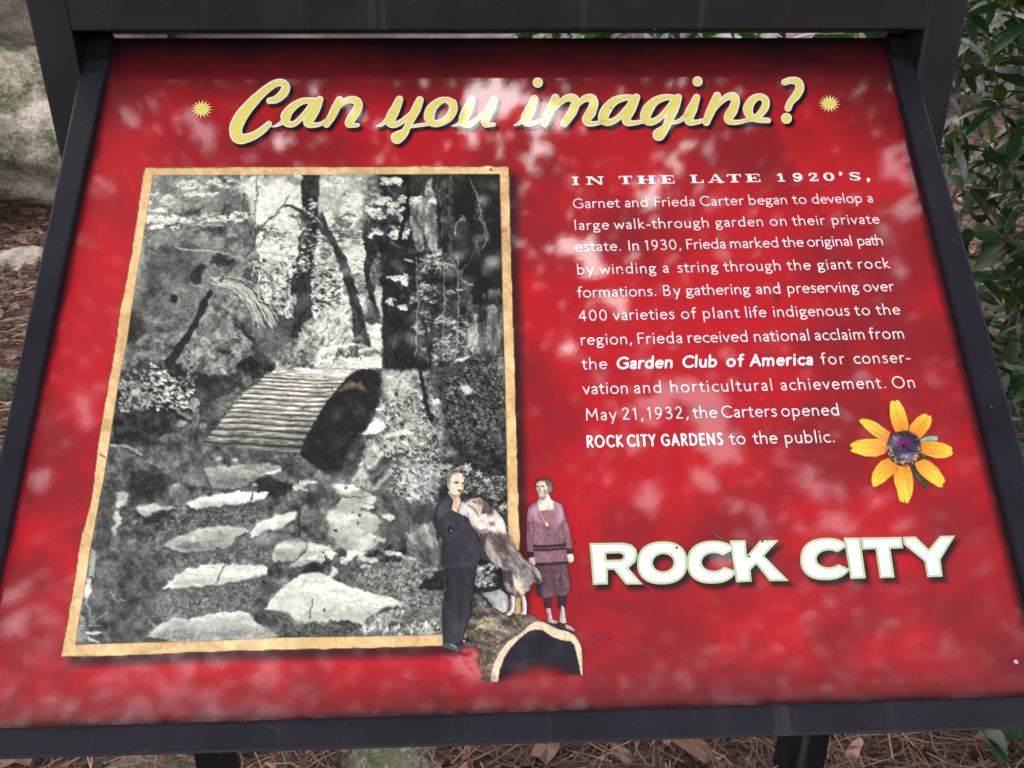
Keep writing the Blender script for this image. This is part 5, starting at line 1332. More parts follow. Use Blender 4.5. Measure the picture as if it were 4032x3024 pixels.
pc.flecks(c3((700, 500), (900, 500), (900, 900), (700, 900)), 100, (3, 7), [G(160), G(130)], 2, .2, .7, 112)
pc.ell(*c3((235, 945))[0], 24, 14, G(180), -.4, keep=True, soft=3)
pc.poly(c3((830, 1010), (900, 1010), (930, 1080), (860, 1180), (820, 1120)), G(150), 3, 22, 10, seed=113, rag=3)
pc.poly(c3((880, 1130), (930, 1140), (930, 1240), (860, 1420), (850, 1280)), G(104), 3, 26, 9, 1.4, 3, 114, 3)
pc.poly(c3((660, 1110), (860, 1230), (840, 1260), (700, 1200)), G(126), 3, 22, 9, seed=115, rag=3)
pc.poly(c3((660, 1330), (720, 1265), (860, 1290), (800, 1480), (500, 1510), (440, 1480), (640, 1390)), G(92), 4, 30, 16, seed=116, rag=4)
pc.poly(c3((660, 1330), (720, 1270), (790, 1280), (770, 1310), (700, 1335)), G(150), 3, 10, seed=117)
pc.flecks(c3((930, 1260), (1030, 1260), (1000, 1450), (900, 1450)), 60, (3, 7), [G(170), G(140)], 3, 0, .2, 118)
limb(((990, 0), (830, 290), (700, 480), (590, 650)), 24, 34, G(36), c3); limb(((905, 1390), (840, 1500), (760, 1659)), 20, 14, G(36), c1)
# log steps
BR = c3((1750, 715), (2212, 690)) + c4((300, 700), (430, 700)) + [(1402, 1460), (1333, 1525), (1286, 1580), (1257, 1627), (1238, 1663), (1195, 1735), (1177, 1790)] + c3((1000, 1659), (820, 1659), (980, 1500), (1100, 1350), (1280, 1130), (1360, 1000), (1560, 860), (1640, 780))
pc.poly(BR, G(150), 3, 36, 10, .03, 8, 120, 4)
gy = [1478, 1492, 1506, 1521, 1538, 1557, 1577, 1596, 1614, 1632, 1651, 1673, 1698, 1725, 1755, 1786]
sl = pc.box(BR, 4); Xb, Yb = pc.X[sl], pc.Y[sl]
sdb = sd_poly(Xb, Yb, BR)
rowY = Yb - (Xb - 1100) * .035 - (noise2(Xb, Yb, 150, 900, 121, 2) - .5) * 12
lum = np.interp(rowY, [v for g_ in gy for v in (g_ - 4, g_, g_ + 5)], [v for g_ in gy for v in (.55, .16, 1.0)])
lum2 = np.zeros_like(lum)
for g0, g1_ in zip(gy[:-1], gy[1:]):
    t = (rowY - g0) / (g1_ - g0); mk = (t >= 0) & (t < 1)
    lum2[mk] = (.22 + .80 * np.clip(np.sin(np.pi * np.clip(t, 0, 1)) ** .7 * (1.25 - .75 * t), 0, 1))[mk]
lum2[rowY < gy[0]] = .95; lum2[rowY >= gy[-1]] = .25
gr_ = noise2(Xb, Yb, 46, 6, 122, 4, .65) * .75 + .5
brt = np.clip(.62 + (1790 - Yb) / 420, .5, 1.05)
val = np.clip(222 * lum2 * gr_ * brt, 14, 240)
cov = np.clip(.5 - (sdb + (noise2(Xb, Yb, 14, 12, 123, 2) - .5) * 14) / 4, 0, 1)
pc.lay(sl, cov, np.stack([val, val, val * .96], -1), True)
# arch of shade
TU = [(1257, 1627), (1286, 1580), (1333, 1525), (1366, 1482), (1409, 1457), (1453, 1453), (1489, 1471), (1503, 1497), (1503, 1562), (1481, 1598), (1470, 1634), (1431, 1706), (1430, 1765), (1391, 1822), (1318, 1895), (1289, 1895), (1224, 1837), (1181, 1790), (1195, 1735), (1238, 1663)]
pc.poly(TU, G(34), 2.5, 10, 26, seed=124, rag=4, ragsc=8)
pc.poly([(1340, 1535), (1370, 1500), (1420, 1508), (1440, 1540), (1400, 1528)], (104, 92, 76), 8, 14, seed=125, rag=4)
pc.poly([(1380, 1760), (1440, 1700), (1460, 1640), (1480, 1620), (1450, 1740), (1390, 1830), (1330, 1890)], G(78), 14, 26, seed=126, rag=8)
# slope and stones right of the arch
pc.poly([(1503, 1470), (1560, 1456), (1700, 1465), (1740, 1640), (1780, 1800), (1620, 1760), (1500, 1780), (1430, 1764), (1440, 1700), (1500, 1570)], G(120), 6, 70, 14, seed=127, rag=8)
pc.poly([(1510, 1470), (1620, 1470), (1640, 1560), (1530, 1570)], G(176), 14, 50, 12, seed=128, rag=10)
pc.flecks([(1510, 1560), (1690, 1540), (1740, 1800), (1500, 1780)], 700, (3, 8), LEAFW + LEAFD + LEAFM, 2.4, .2, .8, 129)
limb(((1110, 690), (1150, 880), (1190, 1100), (1240, 1240)), 15, 24, G(34), c4)
for pts, tn in ((((500, 1420), (600, 1260), (660, 1235), (770, 1330), (650, 1400)), 228), (((700, 1430), (900, 1350), (1050, 1380), (1000, 1410), (740, 1460)), 205), (((640, 1140), (740, 1090), (730, 1150), (660, 1165)), 220), (((1230, 1030), (1320, 1020), (1330, 1070), (1260, 1080)), 215),
                (((520, 1560), (620, 1510), (700, 1560), (600, 1659), (520, 1640)), 200), (((690, 1560), (760, 1480), (960, 1540), (950, 1600), (780, 1640)), 190), (((900, 1490), (960, 1470), (990, 1510), (930, 1530)), 215)):
    pc.poly(c4(*pts), G(tn), 2.5, 22, 14, seed=int(tn), rag=3)
def fern(cx, cy, ln, ang, tone, lw=2.4, f=None, n_=12, wd=16):
    if f: cx, cy = f((cx, cy))[0]
    for i in range(n_):
        t = i / n_; x = cx + ln * t * math.cos(ang); y = cy + ln * t * math.sin(ang) + ln * .25 * t * t
        l = wd * (1 - .7 * t)
        for sg in (-1, 1):
            a = ang + sg * 1.15
            pc.line([(x, y, lw), (x + l * math.cos(a), y + l * math.sin(a), lw * .6)], G(tone), 1.2, True)
for a in ((960, 1180, 70, .3, 225), (900, 1230, 60, 2.4, 215), (1010, 1190, 90, .5, 200), (1100, 1330, 70, 1.1, 190), (940, 1300, 50, .2, 205), (1180, 1290, 60, 1.4, 185), (1050, 1450, 50, .9, 180)):
    fern(*a, f=c4)
# ---- stepping stones and moss below
pc.poly([(340, 1760), (820, 1745), (1185, 1795), (1330, 1900), (1500, 1780), (1700, 1800), (1760, 2100), (1760, 2520), (290, 2545), (330, 2100)], G(86), 8, 44, 26, seed=130, rag=8)
pc.flecks([(700, 1990), (1010, 1980), (1120, 2100), (1050, 2230), (640, 2300), (560, 2120)], 1700, (2, 5), [G(128), G(150), G(105), G(48), G(60)], 1.6, 0, 1, 131, 2.4)
pc.flecks([(640, 2330), (1010, 2260), (1010, 2400), (830, 2420), (560, 2480)], 1700, (2, 5), [G(128), G(146), G(100), G(48), G(60)], 1.6, 0, 1, 132, 2.4)
pc.poly([(330, 2110), (480, 2140), (640, 2200), (640, 2330), (560, 2480), (480, 2530), (330, 2530)], G(72), 14, 40, 30, seed=133, rag=18)
pc.poly(c5((430, 300), (700, 280), (900, 380), (700, 620), (450, 600)), G(42), 12, 22, 20, seed=134, rag=12)
pc.poly(c5((640, 90), (780, 80), (860, 180), (700, 200), (610, 150)), G(96), 4, 26, 12, seed=135, rag=3)
pc.line([q + (10,) for q in c5((240, 5), (480, 40), (570, 110))], G(150), 2, True, 20, 8)
for cx, cy, rx, ry, tn in ((370, 570, 70, 60, 165), (340, 650, 60, 50, 190), (380, 700, 50, 30, 60), (300, 800, 36, 90, 185), (270, 940, 26, 80, 170), (980, 480, 70, 40, 120), (960, 440, 40, 20, 165), (500, 840, 50, 24, 150), (1420, 150, 40, 16, 190), (1590, 165, 40, 18, 200), (760, 230, 30, 40, 130), (240, 260, 40, 40, 110)):
    x, y = c5((cx, cy))[0]
    pts = [(x + rx * .36 * math.cos(a) * rnd.uniform(.7, 1.2), y + ry * .36 * math.sin(a) * rnd.uniform(.7, 1.2)) for a in [k * math.pi / 5 for k in range(10)]]
    pc.poly(pts, G(tn), 4, 24, 10, seed=int(cx), rag=4)
pc.poly(c5((150, 400), (230, 430), (260, 560), (250, 900), (230, 1180), (60, 1150), (90, 700)), G(74), 5, 22, 14, seed=136, rag=4)
pc.poly(c7((355, 215), (410, 240), (425, 330), (380, 540), (320, 520), (335, 330)), G(150), 4, 16, 14, seed=137)
pc.poly(c7((320, 530), (350, 560), (350, 700), (310, 780), (265, 750), (290, 620)), G(196), 4, 20, 14, seed=138)
pc.poly(c7((230, 930), (290, 980), (300, 1200), (200, 1260), (190, 1200)), G(130), 5, 20, 14, seed=139)
for a in ((300, 780, 380, 1040, 16, 140), (420, 1000, 540, 920, 8, 150), (320, 1140, 470, 1140, 20, 200), (330, 1200, 440, 1240, 18, 190), (560, 710, 640, 790, 9, 160), (520, 740, 560, 700, 6, 140), (660, 800, 740, 790, 7, 170), (330, 1060, 470, 1060, 8, 150), (1200, 930, 1250, 860, 8, 190), (1570, 800, 1640, 760, 10, 190), (1400, 690, 1480, 680, 5, 170)):
    pc.line([q for q in c7((a[0], a[1], a[4] * 1.6), (a[2], a[3], a[4]))], G(a[5]), 3, True, 16, 8)
def stone(f, pts, tn, seed, amp=20, ang=0.1, pits=12, under=True):
    P = f(*pts) if f else pts
    q = np.array(P)
    if under: pc.poly([(x + 2, y + 9) for x, y in P], G(34), 9, op=.85)
    pc.poly(P, G(tn), 3.6, amp * 1.3, 26, ang, 3.5, seed, 3, 18)
    cy = q[:, 1].mean(); hh_ = np.ptp(q[:, 1]); wx_ = np.ptp(q[:, 0]); cx_ = q[:, 0].mean()
    low = [(cx_ + (x - cx_) * .92 + wx_ * .03, y if y > cy else cy + (y - cy) * .1 + hh_ * .12) for x, y in P]
    pc.poly(low, G(tn * .70), hh_ * .16, amp, 18, ang, 3, seed + 7, 5, 14, True, .75)
    r = random.Random(seed)
    x0_, y0_ = q.min(0); x1_, y1_ = q.max(0)
    for i in range(pits * 2):
        x = r.uniform(x0_, x1_); y = r.uniform(y0_, y1_)
        if sd_poly(np.array([x]), np.array([y]), P)[0] < -6:
            l = r.uniform(4, 16); a = ang + r.gauss(0, .25)
            pc.line([(x, y, 2), (x + l * math.cos(a), y + l * math.sin(a), 1)], G(tn * r.uniform(.5, .8)), 1.5, True)
stone(c5, ((1250, 265), (1500, 230), (1700, 215), (1900, 205), (2120, 238), (1930, 340), (1750, 430), (1560, 490), (1340, 465), (1290, 360)), 158, 141, 26)
pc.poly(c5((1940, 290), (2120, 240), (2100, 300), (1960, 400), (1900, 480), (1790, 440), (1900, 370)), G(200), 3, 20, seed=142, rag=3)
pc.poly(c5((1930, 330), (2100, 300), (2150, 330), (2140, 400), (1960, 400)), G(104), 3, 26, seed=143, rag=3)
pc.poly([(1010, 1890), (1060, 1870), (1110, 1900), (1160, 1905), (1120, 1950), (1050, 1960), (1000, 1990), (1020, 1930)], G(38), 5, 12, seed=144, rag=6)
stone(c5, ((1060, 655), (1200, 580), (1400, 545), (1540, 510), (1760, 520), (1960, 515), (1900, 600), (1740, 630), (1500, 660), (1200, 700), (1110, 695)), 224, 145, 14)
stone(c5, ((500, 690), (700, 640), (850, 680), (1000, 695), (800, 715), (620, 800), (540, 740)), 196, 146, 30)
pc.poly(c5((600, 800), (800, 720), (950, 710), (850, 790), (600, 880)), G(36), 4, 10, seed=147, rag=4)
stone(c5, ((815, 1100), (950, 1010), (1120, 960), (1200, 910), (1480, 880), (1640, 905), (1750, 940), (1620, 1010), (1560, 1100), (1300, 1160), (1000, 1180), (890, 1130)), 172, 148, 26, -.1)
stone(None, [(987, 2097), (1010, 2060), (1072, 2032), (1163, 2012), (1170, 2040), (1108, 2080), (1036, 2092), (990, 2118)], 216, 149, 22)
pc.poly(c6((100, 970), (400, 990), (280, 1090), (130, 1130), (0, 1050)), G(116), 6, 30, seed=150, rag=5)
stone(c6, ((190, 1190), (260, 1080), (420, 1020), (500, 1030), (590, 1080), (570, 1140), (430, 1260), (240, 1290)), 176, 151, 26)
stone(c6, ((390, 1330), (560, 1180), (600, 1070), (720, 1070), (870, 1130), (860, 1180), (700, 1230), (650, 1280), (500, 1330)), 184, 152, 28)
pc.poly(c8((500, 480), (620, 370), (790, 420), (740, 490), (600, 500)), G(40), 5, 10, seed=153, rag=5)
# path of smooth ground
pc.poly(c6((860, 440), (1080, 430), (1170, 500), (1330, 560), (1340, 640), (1180, 700), (1440, 800), (1300, 980), (1340, 1090), (1100, 1180), (880, 1120), (820, 960), (810, 780), (950, 600)), G(176), 6, 34, 34, .2, 2, 154, 8)
pc.poly(c6((820, 760), (1100, 740), (1180, 800), (900, 900)), G(212), 20, 16, seed=155, rag=8)
pc.poly(c6((880, 430), (1080, 440), (1160, 490), (1000, 540), (940, 560)), G(214), 4, 18, seed=156, rag=4)
for (x, y, r_) in ((890, 930, 7), (1160, 770, 7), (1075, 740, 5), (1140, 855, 5), (1000, 470, 6)): pc.ell(*c6((x, y))[0], r_, r_ * .9, G(40), keep=True)
pc.line(c6((945, 565, 8), (1100, 575, 10), (1300, 560, 5)), G(44), 2, True)
pc.poly(c6((1230, 20), (1300, 10), (1440, 120), (1400, 150), (1250, 300), (1300, 500), (1200, 480), (1060, 400), (1100, 290), (1170, 180)), G(170), 8, 52, 16, seed=157, rag=8)
pc.poly(c6((1250, 290), (1440, 130), (1560, 110), (1540, 200), (1400, 330), (1290, 460)), G(84), 5, 36, 12, -.8, 4, 158, 5)
pc.poly(c6((1290, 480), (1420, 330), (1540, 220), (1570, 240), (1450, 360), (1380, 450), (1320, 530)), G(158), 3, 26, 10, -.8, 4, 159, 3)
pc.poly(c6((1480, 250), (1900, 200), (2090, 330), (2090, 560), (1960, 650), (1640, 640), (1500, 560), (1460, 420)), G(120), 8, 66, 13, seed=160, rag=8)
pc.flecks(c6((1480, 250), (2090, 260), (2090, 620), (1520, 600)), 420, (3, 9), LEAFW + LEAFD, 3, .4, .5, 161)
pc.flecks(c6((1200, 0), (1900, 0), (2200, 330), (1700, 250)), 300, (3, 9), LEAFW + LEAFD + LEAFM, 3, .4, .8, 162)
pc.poly(c6((1330, 560), (1560, 560), (1700, 620), (1720, 900), (1480, 1100), (1460, 900), (1320, 760), (1200, 700), (1340, 640)), G(84), 6, 40, 18, 1.0, 2.5, 163, 6)
pc.poly(c6((1740, 680), (1960, 680), (1970, 860), (1860, 850), (1740, 900)), G(70), 4, 16, seed=164, rag=4)
stone(c6, ((1655, 1130), (1680, 980), (1800, 900), (1860, 850), (1940, 850), (1970, 900), (2010, 1050), (2030, 1200), (2000, 1330), (1900, 1380), (1760, 1260)), 124, 165, 46, 1.2, 26)
pc.poly(c6((1400, 1100), (1650, 1110), (1750, 1260), (1600, 1300), (1250, 1290), (1180, 1200)), G(60), 6, 60, 12, seed=166, rag=8)
for i, (x, y) in enumerate(((1380, 1040), (1480, 1190), (1560, 1180), (1620, 1220), (1200, 1240), (1150, 1180), (1220, 1330), (1300, 1270), (1700, 1240), (1460, 790), (1250, 680), (1950, 1360), (1290, 1000))):
    X0, Y0 = c6((x, y))[0]
    pc.poly([(X0 + 26 * math.cos(a) * rnd.uniform(.6, 1.1), Y0 + 11 * math.sin(a) * rnd.uniform(.6, 1.2) + 3 * math.cos(a)) for a in [k * math.pi / 4 for k in range(8)]], G(rnd.choice([150, 185, 205])), 2.5, 18, 10, seed=200 + i, rag=3)
# gravelly ground, lower right
pc.poly(c8((1050, 480), (1300, 400), (1700, 340), (2040, 480), (2060, 1165), (1640, 1160), (1620, 900), (1540, 760), (1240, 690), (1100, 560)), G(112), 6, 44, 13, .1, 2, 167, 6)
pc.flecks(c8((1050, 480), (1700, 350), (2040, 500), (2040, 900), (1620, 860), (1240, 690)), 900, (2, 5), [G(150), G(175), G(70), G(50)], 1.6, 0, 1, 168)
pc.poly(c8((1780, 640), (1900, 540), (2060, 420), (2080, 680), (1950, 680)), G(34), 4, 22, 12, seed=169, rag=6)
pc.poly(c8((1780, 1010), (1900, 1050), (1980, 1150), (1870, 1160)), G(190), 6, 30, seed=170, rag=6)
stone(c7, ((1150, 668), (1180, 600), (1270, 520), (1400, 450), (1550, 410), (1700, 385), (2000, 395), (2212, 408), (2290, 440), (2250, 500), (2100, 540), (1900, 590), (1640, 620), (1400, 648)), 222, 171, 16, 0, 20)
stone(c7, ((960, 1185), (1080, 1060), (1250, 980), (1400, 990), (1550, 965), (1700, 920), (1850, 900), (2030, 910), (2212, 1060), (2300, 1110), (2400, 1160), (2300, 1215), (1900, 1225), (1300, 1238)), 178, 172, 24, -.1, 26, False)
pc.poly(c7((1000, 1195), (1200, 1195), (1300, 1175), (1180, 1230), (1000, 1235)), G(70), 3, 20, seed=173, rag=4)
pc.poly(c8((0, 900), (130, 890), (250, 900), (400, 930), (450, 1010), (430, 1090), (180, 1070), (40, 1010)), G(66), 4, 36, 14, seed=174, rag=6)
stone(c8, ((128, 880), (180, 780), (260, 690), (380, 590), (500, 498), (620, 485), (740, 492), (900, 580), (1080, 640), (1240, 695), (1400, 740), (1550, 770), (1600, 830), (1610, 880), (1400, 930), (1250, 1010), (1190, 1060), (1000, 1020), (830, 1008), (700, 1042), (560, 1020), (450, 1005), (400, 920), (250, 890)), 220, 175, 20, .1, 60, False)
pc.poly(c8((380, 900), (250, 760), (400, 660), (560, 700), (700, 800), (620, 980), (470, 1000)), G(196), 30, 14, seed=176, rag=10)
pc.poly(c8((240, 960), (330, 910), (420, 960), (450, 1080), (250, 1090)), G(90), 3, 26, 12, seed=177, rag=3)
pc.poly(c8((0, 930), (120, 940), (200, 1000), (190, 1060), (60, 1050), (0, 1000)), G(38), 4, 10, seed=178, rag=4)
pc.poly(c8((1190, 1010), (1320, 920), (1450, 850), (1560, 850), (1620, 920), (1640, 1080), (1240, 1080)), G(80), 4, 38, 12, seed=179, rag=5)
pc.poly(c8((820, 1015), (1000, 1010), (1190, 1060), (1190, 1130), (1010, 1110)), G(52), 4, 16, seed=180, rag=5)
pc.flecks(c8((440, 1010), (1190, 1070), (1200, 1180), (200, 1190)), 700, (2, 5), [G(100), G(125), G(60), G(30)], 1.6, 0, 1, 181)
pc.flecks(c8((1130, 1050), (1980, 1000), (2040, 1160), (1130, 1160)), 260, (3, 9), [G(235), G(215), G(60)], 3.4, -1.1, .5, 182)
pc.flecks(c8((1300, 880), (1620, 860), (1640, 1050), (1250, 1080)), 130, (3, 7), [G(200), G(160)], 3, -1.1, .6, 183)
for a in ((760, 340, 70, 3.5, 235), (800, 300, 44, -.6, 235), (950, 380, 66, -.75, 245), (1010, 300, 40, -.5, 240), (900, 430, 50, 2.3, 225), (560, 520, 0, 0, 0)):
    if a[2]: fern(*a, f=c8, lw=5, wd=20, n_=8)
for a in ((420, 460, 60, .05, 220), (500, 430, 70, -.3, 235)): fern(*a, f=c6, lw=4, wd=15, n_=11)
for a in ((1680, 520, 60, -.9, 200), (1900, 420, 50, 1.4, 130), (1700, 540, 40, .3, 215)): fern(*a, f=c6, lw=3.4, wd=16, n_=10)
pc.line([q + (4,) for q in c8((632, 765), (620, 880), (608, 1000))], G(70), 1.2, True); pc.ell(*c8((768, 888))[0], 5, 9, G(44), .3, keep=True)
pc.line([q + (4,) for q in c5((1800, 520), (1740, 680), (1660, 880))], (70, 44, 58), 1.4, True); pc.line([q + (4.5,) for q in c5((1600, 1010), (1510, 1220), (1480, 1300), (1390, 1510))], (84, 56, 66), 1.4, True)
pc.line([q + (5,) for q in c6((490, 740), (495, 860), (505, 1000))], G(30), 1.6, True)
# leaves beside the man and below the dog
pc.poly(g1((560, 500), (700, 480), (1090, 900), (1090, 0), (300, 0), (200, 400), (190, 560)), G(40), 8, 44, 14, seed=184, rag=8, op=.9)
pc.flecks(g1((100, 60), (560, 60), (700, 200), (1090, 260), (1090, 800), (900, 540), (560, 480), (330, 260), (150, 420)), 620, (3, 9), LEAFM + LEAFM + LEAFW[2:] + LEAFD + LEAFD, 2.8, .3, .8, 185)
for x, y in ((150, 130), (260, 120), (370, 110), (590, 120), (620, 150), (740, 210), (830, 300), (1050, 620), (380, 230), (240, 190)):
    X0, Y0 = g1((x, y))[0]
    for k in range(5):
        a = k * 1.25 + x; pc.ell(X0 + 10 * math.cos(a), Y0 + 7 * math.sin(a), 9, 3, G(rnd.uniform(150, 215)), a, keep=True)
pc.poly(g2((640, 0), (900, 0), (1060, 100), (1050, 300), (1130, 450), (1000, 420), (800, 420), (650, 420)), G(30), 4, 26, 12, seed=186, rag=5)
pc.flecks(g2((700, 60), (960, 60), (960, 380), (680, 420)), 130, (3, 9), LEAFW + LEAFM, 3, -.6, .6, 187)
# the old photograph's own raggedness: displace the drawing a little and add grit
def resample(c, amp, sc, seed):
    amp = amp * np.clip((sd_poly(c.X, c.Y, BR) + 2) / 10, .12, 1)
    dx = (noise2(c.X, c.Y, sc, sc, seed, 3) - .5) * 2 * amp / c.st; dy = (noise2(c.X, c.Y, sc, sc, seed + 1, 3) - .5) * 2 * amp / c.st
    h_, w_ = c.X.shape; jj, ii = np.mgrid[0:h_, 0:w_]
    u = np.clip(ii + dx, 0, w_ - 1.001); v = np.clip(jj + dy, 0, h_ - 1.001); iu = u.astype(int); iv = v.astype(int); fu = (u - iu)[..., None]; fv = (v - iv)[..., None]
    C = c.C; c.C = (C[iv, iu] * (1 - fu) + C[iv, iu + 1] * fu) * (1 - fv) + (C[iv + 1, iu] * (1 - fu) + C[iv + 1, iu + 1] * fu) * fv
resample(pc, 5, 20, 500)
tune = np.clip((Yp - 1500) / 500, 0, 1)
grit = noise2(Xp, Yp, 9, 7, 502, 2, .7) - .5; grit2 = noise2(Xp, Yp, 26, 18, 503, 3, .65) - .5
lum_ = pc.C.mean(-1)
amt = np.where(lum_ > 150, .12, np.where(lum_ > 60, .28, .34)) * (1 - .25 * tune) * np.clip((sd_poly(Xp, Yp, BR) + 4) / 8, .25, 1)
pc.C = pc.C * (1 + (grit * 1.2 + grit2 * .9) * amt)[..., None] + (np.clip(grit - .12, 0, 1) * 50 * np.clip(1 - lum_ / 70, 0, 1) * np.clip((Xp - 1300) / 200, .3, 1))[..., None]
pc.C += ((RNG.random(pc.X.shape) - .5) * 9)[..., None]
pc.C = np.clip((pc.C - 26) * 1.12 + 20 + np.clip((pc.C - 120) / 60, 0, 1) * 2, 20, 246) * np.array([1.01, 1.0, .965])
dP = sd_poly(Xp, Yp, PIC)
pc.A = np.clip(.5 - dP / 4, 0, 1)
picture = pc.build('picture_print', 2 * HZ, lam_a, sign)
picture['label'] = 'printed black and white picture of log steps, stones and tall trees'

# ------------------------------------------------------------------ figures cut out over the picture
def boxblur(A, r):
    for ax in (0, 1):
        P = np.pad(A, [(r + 1, r) if k == ax else (0, 0) for k in (0, 1)]); Cc = np.cumsum(P, ax)
        n_ = A.shape[ax]; A = (np.take(Cc, range(2 * r + 1, 2 * r + 1 + n_), ax) - np.take(Cc, range(0, n_), ax)) / (2 * r + 1)
    return A
def figure(name, x0, y0, x1, y1, st, lift, label, draw):
    c = Canvas(x0, y0, x1, y1, st); draw(c)
    # tonal modelling of the printed figure
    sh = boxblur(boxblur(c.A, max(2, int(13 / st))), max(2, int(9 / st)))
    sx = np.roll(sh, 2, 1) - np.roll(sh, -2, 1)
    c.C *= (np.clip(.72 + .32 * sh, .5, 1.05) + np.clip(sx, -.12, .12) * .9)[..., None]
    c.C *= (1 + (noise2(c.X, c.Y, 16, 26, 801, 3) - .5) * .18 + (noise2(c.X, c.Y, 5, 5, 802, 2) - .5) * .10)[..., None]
    c.C = np.clip(c.C, 0, 255)
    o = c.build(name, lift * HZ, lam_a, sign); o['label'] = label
    return o
def d_log(c):
    OUT = g2((885, 1535), (890, 1440), (930, 1290), (1000, 1150), (1100, 1030), (1250, 930), (1380, 810), (1450, 775), (1520, 775), (1640, 830), (1750, 880), (1850, 900), (1940, 950), (2000, 1040), (2030, 1130), (2042, 1470))
    INN = g2((2010, 1440), (1990, 1330), (1960, 1200), (1930, 1080), (1890, 1030), (1780, 1020), (1650, 970), (1530, 890), (1450, 880), (1360, 910), (1250, 1000), (1140, 1110), (1060, 1240), (1000, 1400), (985, 1535))
    BARK = g2((640, 620), (780, 560), (900, 600), (1050, 680), (1340, 680), (1500, 755), (1640, 815), (1780, 850), (1960, 930), (1850, 905), (1520, 780), (1380, 812), (1250, 935), (1100, 1035), (1000, 1155), (930, 1295), (890, 1445), (885, 1535), (780, 1530), (700, 1540), (760, 1400), (700, 1250), (745, 1180), (720, 1090), (590, 980), (580, 740))
    c.poly(g2((790, 430), (900, 400), (1000, 375), (1100, 440), (1130, 560), (1110, 650), (1050, 672), (930, 620), (850, 500)), G(168), 3, 26, 22, seed=190, rag=4)
    c.poly(g2((650, 430), (740, 410), (850, 520), (930, 620), (800, 600), (650, 580)), G(96), 3, 60, 12, seed=191, rag=6)
    c.poly(BARK, (104, 96, 84), 2.5, 60, 13, .35, 3, 192, 3)
    c.poly(g2((640, 640), (1060, 690), (900, 720), (600, 730)), (50, 50, 54), 4, 22, 8, .1, 5, 193, 3)
    c.poly(g2((780, 730), (980, 740), (1000, 800), (880, 870), (700, 880)), (160, 148, 122), 4, 46, 9, .1, 4, 194, 5)
    c.flecks(BARK, 300, (2, 7), [(170, 152, 118), (140, 124, 96), (46, 40, 40), (36, 32, 34), (64, 56, 50)], 3, -.5, .7, 195)
    sl = c.box(OUT, 6)
    tunnel = OUT[:1] + INN[::-1][:1] 
    c.poly(OUT + INN, (214, 194, 160), 2.2, 12, 30, seed=196, rag=1)
    c.line([q + (3,) for q in OUT], (92, 62, 66), 1.8)
    for x, y, a in ((1300, 930, 1.2), (1240, 980, 1.0), (1140, 1100, .9), (1830, 940, 1.5), (930, 1470, 1.3), (950, 1470, 1.3), (1540, 890, 2.4), (1580, 910, 2.4)):
        X0, Y0 = g2((x, y))[0]; c.line([(X0 - 5 * math.cos(a), Y0 - 5 * math.sin(a), 2), (X0 + 5 * math.cos(a), Y0 + 5 * math.sin(a), 2)], (120, 92, 76), 1.2)
    # hollow inside, fading out downward
    P = INN + g2((985, 1535), (2010, 1440))
    sl = c.box(INN, 6); X_, Y_ = c.X[sl], c.Y[sl]
    d = sd_poly(X_, Y_, INN)
    ycut = 2200 + .31646 * (1265 + 150 * np.abs((X_ - 2130) / 160) ** 1.5)
    fade = np.clip(1 - (Y_ - ycut + 20) / 95, 0, 1); fade = fade * fade * (3 - 2 * fade)
    cov = np.clip(.5 - d / 4, 0, 1)
    c.C[sl] = c.C[sl] * (1 - cov[..., None]) + np.array([26, 24, 34.]) * cov[..., None]
    c.A[sl] = np.where(cov > .5, fade * .97, np.maximum(c.A[sl], cov * fade))
    lowleft = np.clip((c.Y - 2545) / 40, 0, 1); edge_ = np.clip((c.X - 1858 - (c.Y - 2545) * .12 + (noise2(c.X, c.Y, 30, 22, 197, 3) - .5) * 50) / 50, 0, 1)
    c.A *= 1 - lowleft * (1 - edge_) * (sd_poly(c.X, c.Y, OUT + INN) > 3)
figure('log_print', 1820, 2318, 2304, 2696, 3, 3, 'printed hollow log end with pale cut rim below the figures', d_log)
